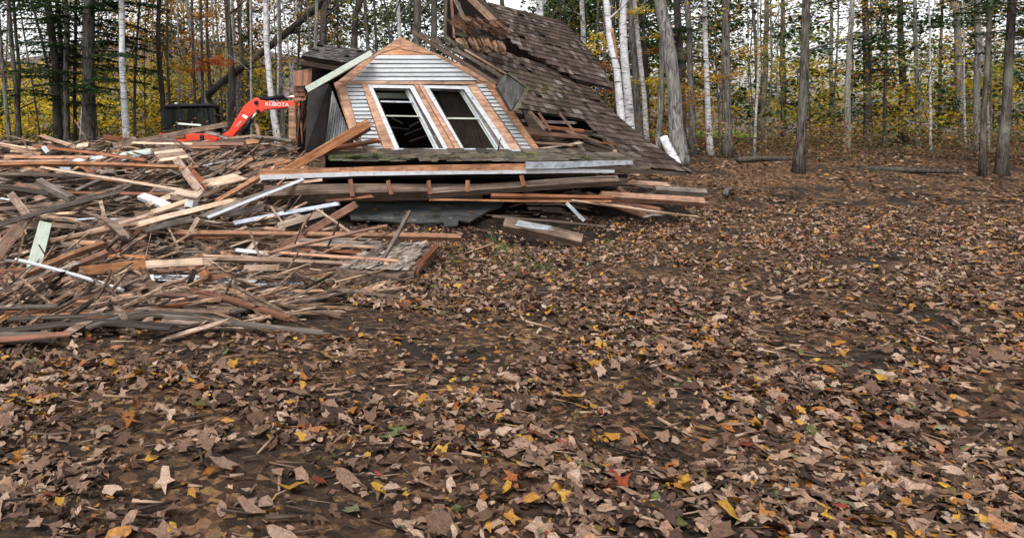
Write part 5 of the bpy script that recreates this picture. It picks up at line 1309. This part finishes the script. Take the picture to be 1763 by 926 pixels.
while cnt < 165:
    u = rf_.uniform(-40, 720); v = rf_.choice([rf_.uniform(242, 300), rf_.uniform(245, 506), rf_.uniform(300, 506)])
    if v < 400 and u > 500: continue
    if v > 400 and u > 640: continue
    if 300 < v < 345 and u > 455: continue
    L = rf_.choice([rf_.uniform(35, 70), rf_.uniform(50, 120), rf_.uniform(70, 170)]) * (.6 + (v - 230) / 500)
    if u < 200 and 295 < v < 350: L *= .7
    base = -24 if (225 < u < 520 and 285 < v < 405) else (-22 if u < 190 and v > 400 else (-12 if 150 < u < 520 and v > 260 else -1))
    ang = R(rf_.gauss(base, 13) if rf_.random() < .82 else rf_.uniform(-80, 80))
    if abs(ang) > .6: L = min(L, 40)
    du, dv = math.cos(ang) * L / 2, math.sin(ang) * L / 2
    if v - abs(dv) < 240 or u + du > 740: continue
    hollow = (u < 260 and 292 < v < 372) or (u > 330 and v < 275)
    mt = rf_.choices(['grey', 'dark', 'tan', 'red', 'pale', 'orange', 'white', 'blue'], [20, 30, 10, 18, 2, 2, 0, 1] if hollow else [22, 10, 30, 16, 14, 6, 1.5, 3])[0]  # hollows favour darker woods, putting their shade into the colour
    wd = rf_.choice([rf_.uniform(2, 4.5), rf_.uniform(4, 9)]) * (.55 + (v - 230) / 380)
    lf = rf_.uniform(-.022, .012) if not hollow else rf_.uniform(-.03, -.005)
    yc = YS(v); slope = dv * 3713 / (v + 6) ** 2
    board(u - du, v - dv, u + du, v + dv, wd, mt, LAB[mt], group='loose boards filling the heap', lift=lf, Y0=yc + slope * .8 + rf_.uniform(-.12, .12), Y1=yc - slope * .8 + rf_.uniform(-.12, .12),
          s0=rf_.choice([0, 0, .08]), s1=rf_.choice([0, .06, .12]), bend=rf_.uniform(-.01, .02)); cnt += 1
for k in range(34):
    u = rf_.uniform(865, 1125); v = rf_.uniform(310, 375); L = rf_.uniform(25, 110); ang = R(rf_.gauss(3, 9)); du, dv = math.cos(ang) * L / 2, math.sin(ang) * L / 2
    mt = rf_.choices(['grey', 'dark', 'tan', 'red'], [20, 34, 8, 20])[0]; yy = 11.9 + (345 - v) * .028 + rf_.uniform(0, .5)
    board(u - du, v - dv, u + du, v + dv, rf_.uniform(2, 6), mt, {'grey': 'weathered grey board jammed under the right end of the eave', 'dark': 'dark rotten board jammed under the right end of the eave', 'tan': 'tan board jammed under the right end of the eave', 'red': 'red brown board jammed under the right end of the eave'}[mt], group='boards jammed under the right end of the eave', lift=0, Y0=yy, Y1=yy, s1=.1)
# the many smaller boards beneath the ones that can be told apart
M['pile'] = wood('mixed_heap_boards', (.055, .034, .022), (.20, .122, .078), (.47, .33, .23), dirt=(.02, .013, .009), dirt_amt=.9, var=.9, island=True, scale=(2.2, 30, 30))
V, Fc = [], []
for k in range(4300):
    u = rf_.uniform(-60, 740); v = rf_.choice([rf_.uniform(244, 300), rf_.uniform(245, 512), rf_.uniform(430, 570), rf_.uniform(440, 540)])
    if v < 300 and u > 515 or 300 <= v < 400 and u > 500 or v > 400 and u > 660 or v > 510 and (rf_.random() < (v - 500) / 110 or u > 560 - (v - 510) * 2): continue
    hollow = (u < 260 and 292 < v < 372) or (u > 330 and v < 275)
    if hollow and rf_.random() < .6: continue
    ang = R(rf_.gauss(-24 if (225 < u < 520 and 285 < v < 405) else (-22 if u < 190 and v > 400 else -5), 13) if rf_.random() < .93 else rf_.uniform(-70, 70))
    sc = .6 + (v - 230) / 400; L = rf_.uniform(14, 75) * sc; wd = rf_.uniform(1.5, 6) * sc
    if k % 5 < 2: L = rf_.uniform(50, 150) * sc; wd = rf_.uniform(.8, 2.4) * sc
    yc = YS(v) * (1 + rf_.uniform(.018, .07)) if v < 500 else F * (CH - .06) / (v - HV); vv = HV + (v - HV)
    a, b = P(u - math.cos(ang) * L / 2, vv - math.sin(ang) * L / 2, yc + rf_.uniform(-.15, .3)), P(u + math.cos(ang) * L / 2, vv + math.sin(ang) * L / 2, yc + rf_.uniform(-.15, .3))
    d = (b - a).normalized(); up = Vector((rf_.uniform(-.4, .4), rf_.uniform(-1.0, .2), 1)); up = (up - d * up.dot(d)).normalized(); y = up.cross(d)
    w_ = wd * yc / F / .6; t_ = rf_.uniform(.008, .03); b0 = len(V); j = lambda: d * rf_.uniform(-.08, .08)
    for zz in (-t_ / 2, t_ / 2):
        V += [tuple(a - y * w_ / 2 + up * zz + j()), tuple(b - y * w_ / 2 + up * zz + j()), tuple(b + y * w_ / 2 + up * zz + j()), tuple(a + y * w_ / 2 + up * zz + j())]
    Fc += [tuple(b0 + i for i in q) for q in ((4, 5, 6, 7), (3, 2, 1, 0), (0, 1, 5, 4), (1, 2, 6, 5), (2, 3, 7, 6), (3, 0, 4, 7))]
me = bpy.data.meshes.new('small_boards'); me.from_pydata(V, [], Fc); me.update()
tag(link('small_boards', me, M['pile']), 'mass of small mixed boards and laths packed through the heap', 'boards', kind='stuff')
# splinters: on the heap and on the leaves
def splinters(name, n, pts, Lr, wr, label, seed, spread=14):
    nr = np.random.default_rng(seed); V = []
    T = np.array([(-.5, -.5, 0), (.5, -.15, .01), (.5, .2, .01), (-.5, .5, 0)])
    C = np.array([pts(nr) for _ in range(n)])
    ang = np.where(nr.random(n) < .7, nr.normal(0, .35, n), nr.uniform(-1.6, 1.6, n)); L = nr.uniform(*Lr, n); W = nr.uniform(*wr, n); tl = nr.normal(0, .12, n); ro = nr.normal(0, .5, n)
    d = np.stack([np.cos(ang) * np.cos(tl), np.sin(ang) * np.cos(tl), np.sin(tl)], 1)
    y = np.stack([-np.sin(ang) * np.cos(ro), np.cos(ang) * np.cos(ro), np.sin(ro)], 1)
    z = np.cross(d, y)
    out = []
    for zz in (0, 1):
        out.append(C[:, None] + T[None, :, 0:1] * L[:, None, None] * d[:, None] + T[None, :, 1:2] * W[:, None, None] * y[:, None] + zz * z[:, None] * np.minimum(W * .5, .01)[:, None, None])
    lo, hi = out
    quads = [hi, lo[:, ::-1]] + [np.stack([lo[:, i], lo[:, (i + 1) % 4], hi[:, (i + 1) % 4], hi[:, i]], 1) for i in range(4)]
    # one island per splinter
    Vv = np.concatenate([lo, hi], 1).reshape(-1, 3); b = np.arange(n)[:, None, None] * 8
    q = np.array([(4, 5, 6, 7), (3, 2, 1, 0), (0, 1, 5, 4), (1, 2, 6, 5), (2, 3, 7, 6), (3, 0, 4, 7)])[None]
    Fq = (b + q).reshape(-1, 4)
    me = bpy.data.meshes.new(name); me.vertices.add(len(Vv)); me.vertices.foreach_set('co', Vv.astype(np.float32).ravel())
    me.loops.add(Fq.size); me.loops.foreach_set('vertex_index', Fq.astype(np.int32).ravel()); me.polygons.add(len(Fq))
    me.polygons.foreach_set('loop_start', np.arange(0, Fq.size, 4, dtype=np.int32)); me.polygons.foreach_set('loop_total', np.full(len(Fq), 4, dtype=np.int32)); me.update(calc_edges=True)
    tag(link(name, me, M['splint']), label, 'splinters', kind='stuff')
def hp(nr):
    while True:
        y = nr.uniform(7.2, 15.5); x = nr.uniform(-.56 * y, 1.4)
        u = u_of(x, y)
        if (u < 500) or (y < 9.3 and u < 700): return (x, y, PH(x, y) + nr.uniform(-.02, .1))
splinters('wood_splinters', 6500, hp, (.05, .6), (.005, .025), 'countless small splinters and laths scattered through the heap', 3)
def gp(nr):
    y = nr.uniform(2.5, 14) ; x = nr.uniform(-.5 * y, .95 * y)
    return (x, y, max(GH(x, y), PH(x, y)) + .01 + nr.uniform(0, .02))
splinters('wood_chips', 3200, gp, (.03, .22), (.005, .02), 'small wood chips scattered over the leafy ground', 4)

# ---------------------------------------------------------------- fallen leaves and grass
nr = np.random.default_rng(42)
def scatter(n, y0, y1, x0, x1, bare=True, pw=1.0):
    C = []
    while len(C) < n:
        y = y0 + (y1 - y0) * nr.random() ** pw; x = nr.uniform(x0 * y, x1 * y)
        g = GH(x, y)
        u = u_of(x, y)
        if PH(x, y) > g + .1 and nr.random() < .93: continue
        if y > 5.9 and y < 8.6 and u < 600 and nr.random() < .85: continue
        d = ((x - 4.1) / 1.1) ** 2 + ((y - 7.9) / .5) ** 2
        if d < 1 and nr.random() < .85: continue
        nz = math.sin(x * 2.3 + 1.1 * math.sin(y * 1.9)) * math.sin(y * 2.1 + math.cos(x * 1.3))
        if nz < -.2 and nr.random() < .75: continue
        if math.sin(x * .9 + 2 * math.sin(y * .7)) * math.cos(y * 1.15 + x * .3) < -.45 and nr.random() < .7: continue
        C.append((x, y, max(g, PH(x, y)) + nr.uniform(.004, .04)))
    return C
for (nm_, n_, tm_, sz_, fl_) in (('lobed', 3200, LEAF10, .085, .6), ('oval', 6500, LEAF8, .06, .5), ('small', 9000, LEAF6, .035, .3)):
    tag(leaf_mesh('fallen_leaves', scatter(int(n_ * 1.12), 2.4, 6.6, -.7, 1.2, pw=1.2), sz_, nr, M['litter'], flat=fl_, tmpl=tm_, sv=.5), {'lobed': 'larger lobed fallen leaves strewn over the foreground', 'oval': 'curled oval brown leaves matted over the foreground', 'small': 'small broken leaf bits covering the foreground soil'}[nm_], 'leaves', kind='stuff')
tag(leaf_mesh('fallen_leaves', scatter(41000, 6.3, 14.5, -.2, 1.2, pw=.9), .06, nr, M['litter'], flat=.35, tmpl=LEAF6, sv=.6), 'brown and yellow fallen leaves covering the ground right of the wreck', 'leaves', kind='stuff')
tag(leaf_mesh('fallen_leaves', scatter(19000, 13, 30, -.55, 1.25, pw=.9), .12, nr, M['litter'], flat=.8), 'orange brown fallen leaves on the forest floor', 'leaves', kind='stuff')
# leaves caught on boards and panel
C = [tuple(P(u, v, 11.9 - (v - 344) / 46 * 1.15 - .02)) for u, v in ((778, 355), (728, 370), (646, 361), (700, 366), (745, 362), (810, 366))]
tag(leaf_mesh('fallen_leaves', C, .09, nr, M['lf_gold'], flat=2, tmpl=LEAF10), 'few yellow leaves lying on the tar paper panel', 'leaves', kind='stuff')
C = []; 
for (u, v, n, su, h) in ((905, 455, 160, 60, .05), (1000, 440, 120, 80, .04), (800, 430, 120, 50, .05), (858, 430, 110, 24, .09), (880, 440, 110, 26, .07), (850, 412, 40, 8, .16), (775, 445, 60, 14, .06), (1050, 412, 50, 12, .04), (760, 484, 30, 10, .06)):
    for k in range(n):
        q = atz(u + nr.normal() * su * .5, v + nr.normal() * 5, 0); b = np.array(q); h_ = h * nr.uniform(.4, 1.1); a = nr.uniform(0, 6.28); w_ = .006
        tip = b + np.array((nr.normal() * .05, nr.normal() * .05, h_)); dx = np.array((math.cos(a), math.sin(a), 0)) * w_
        C += [b - dx, b + dx, tip + dx * .2, tip - dx * .2]
tag(mesh_np('grass', C, 4, M['grass']), 'small tufts of green grass among the leaves', 'grass', kind='stuff')
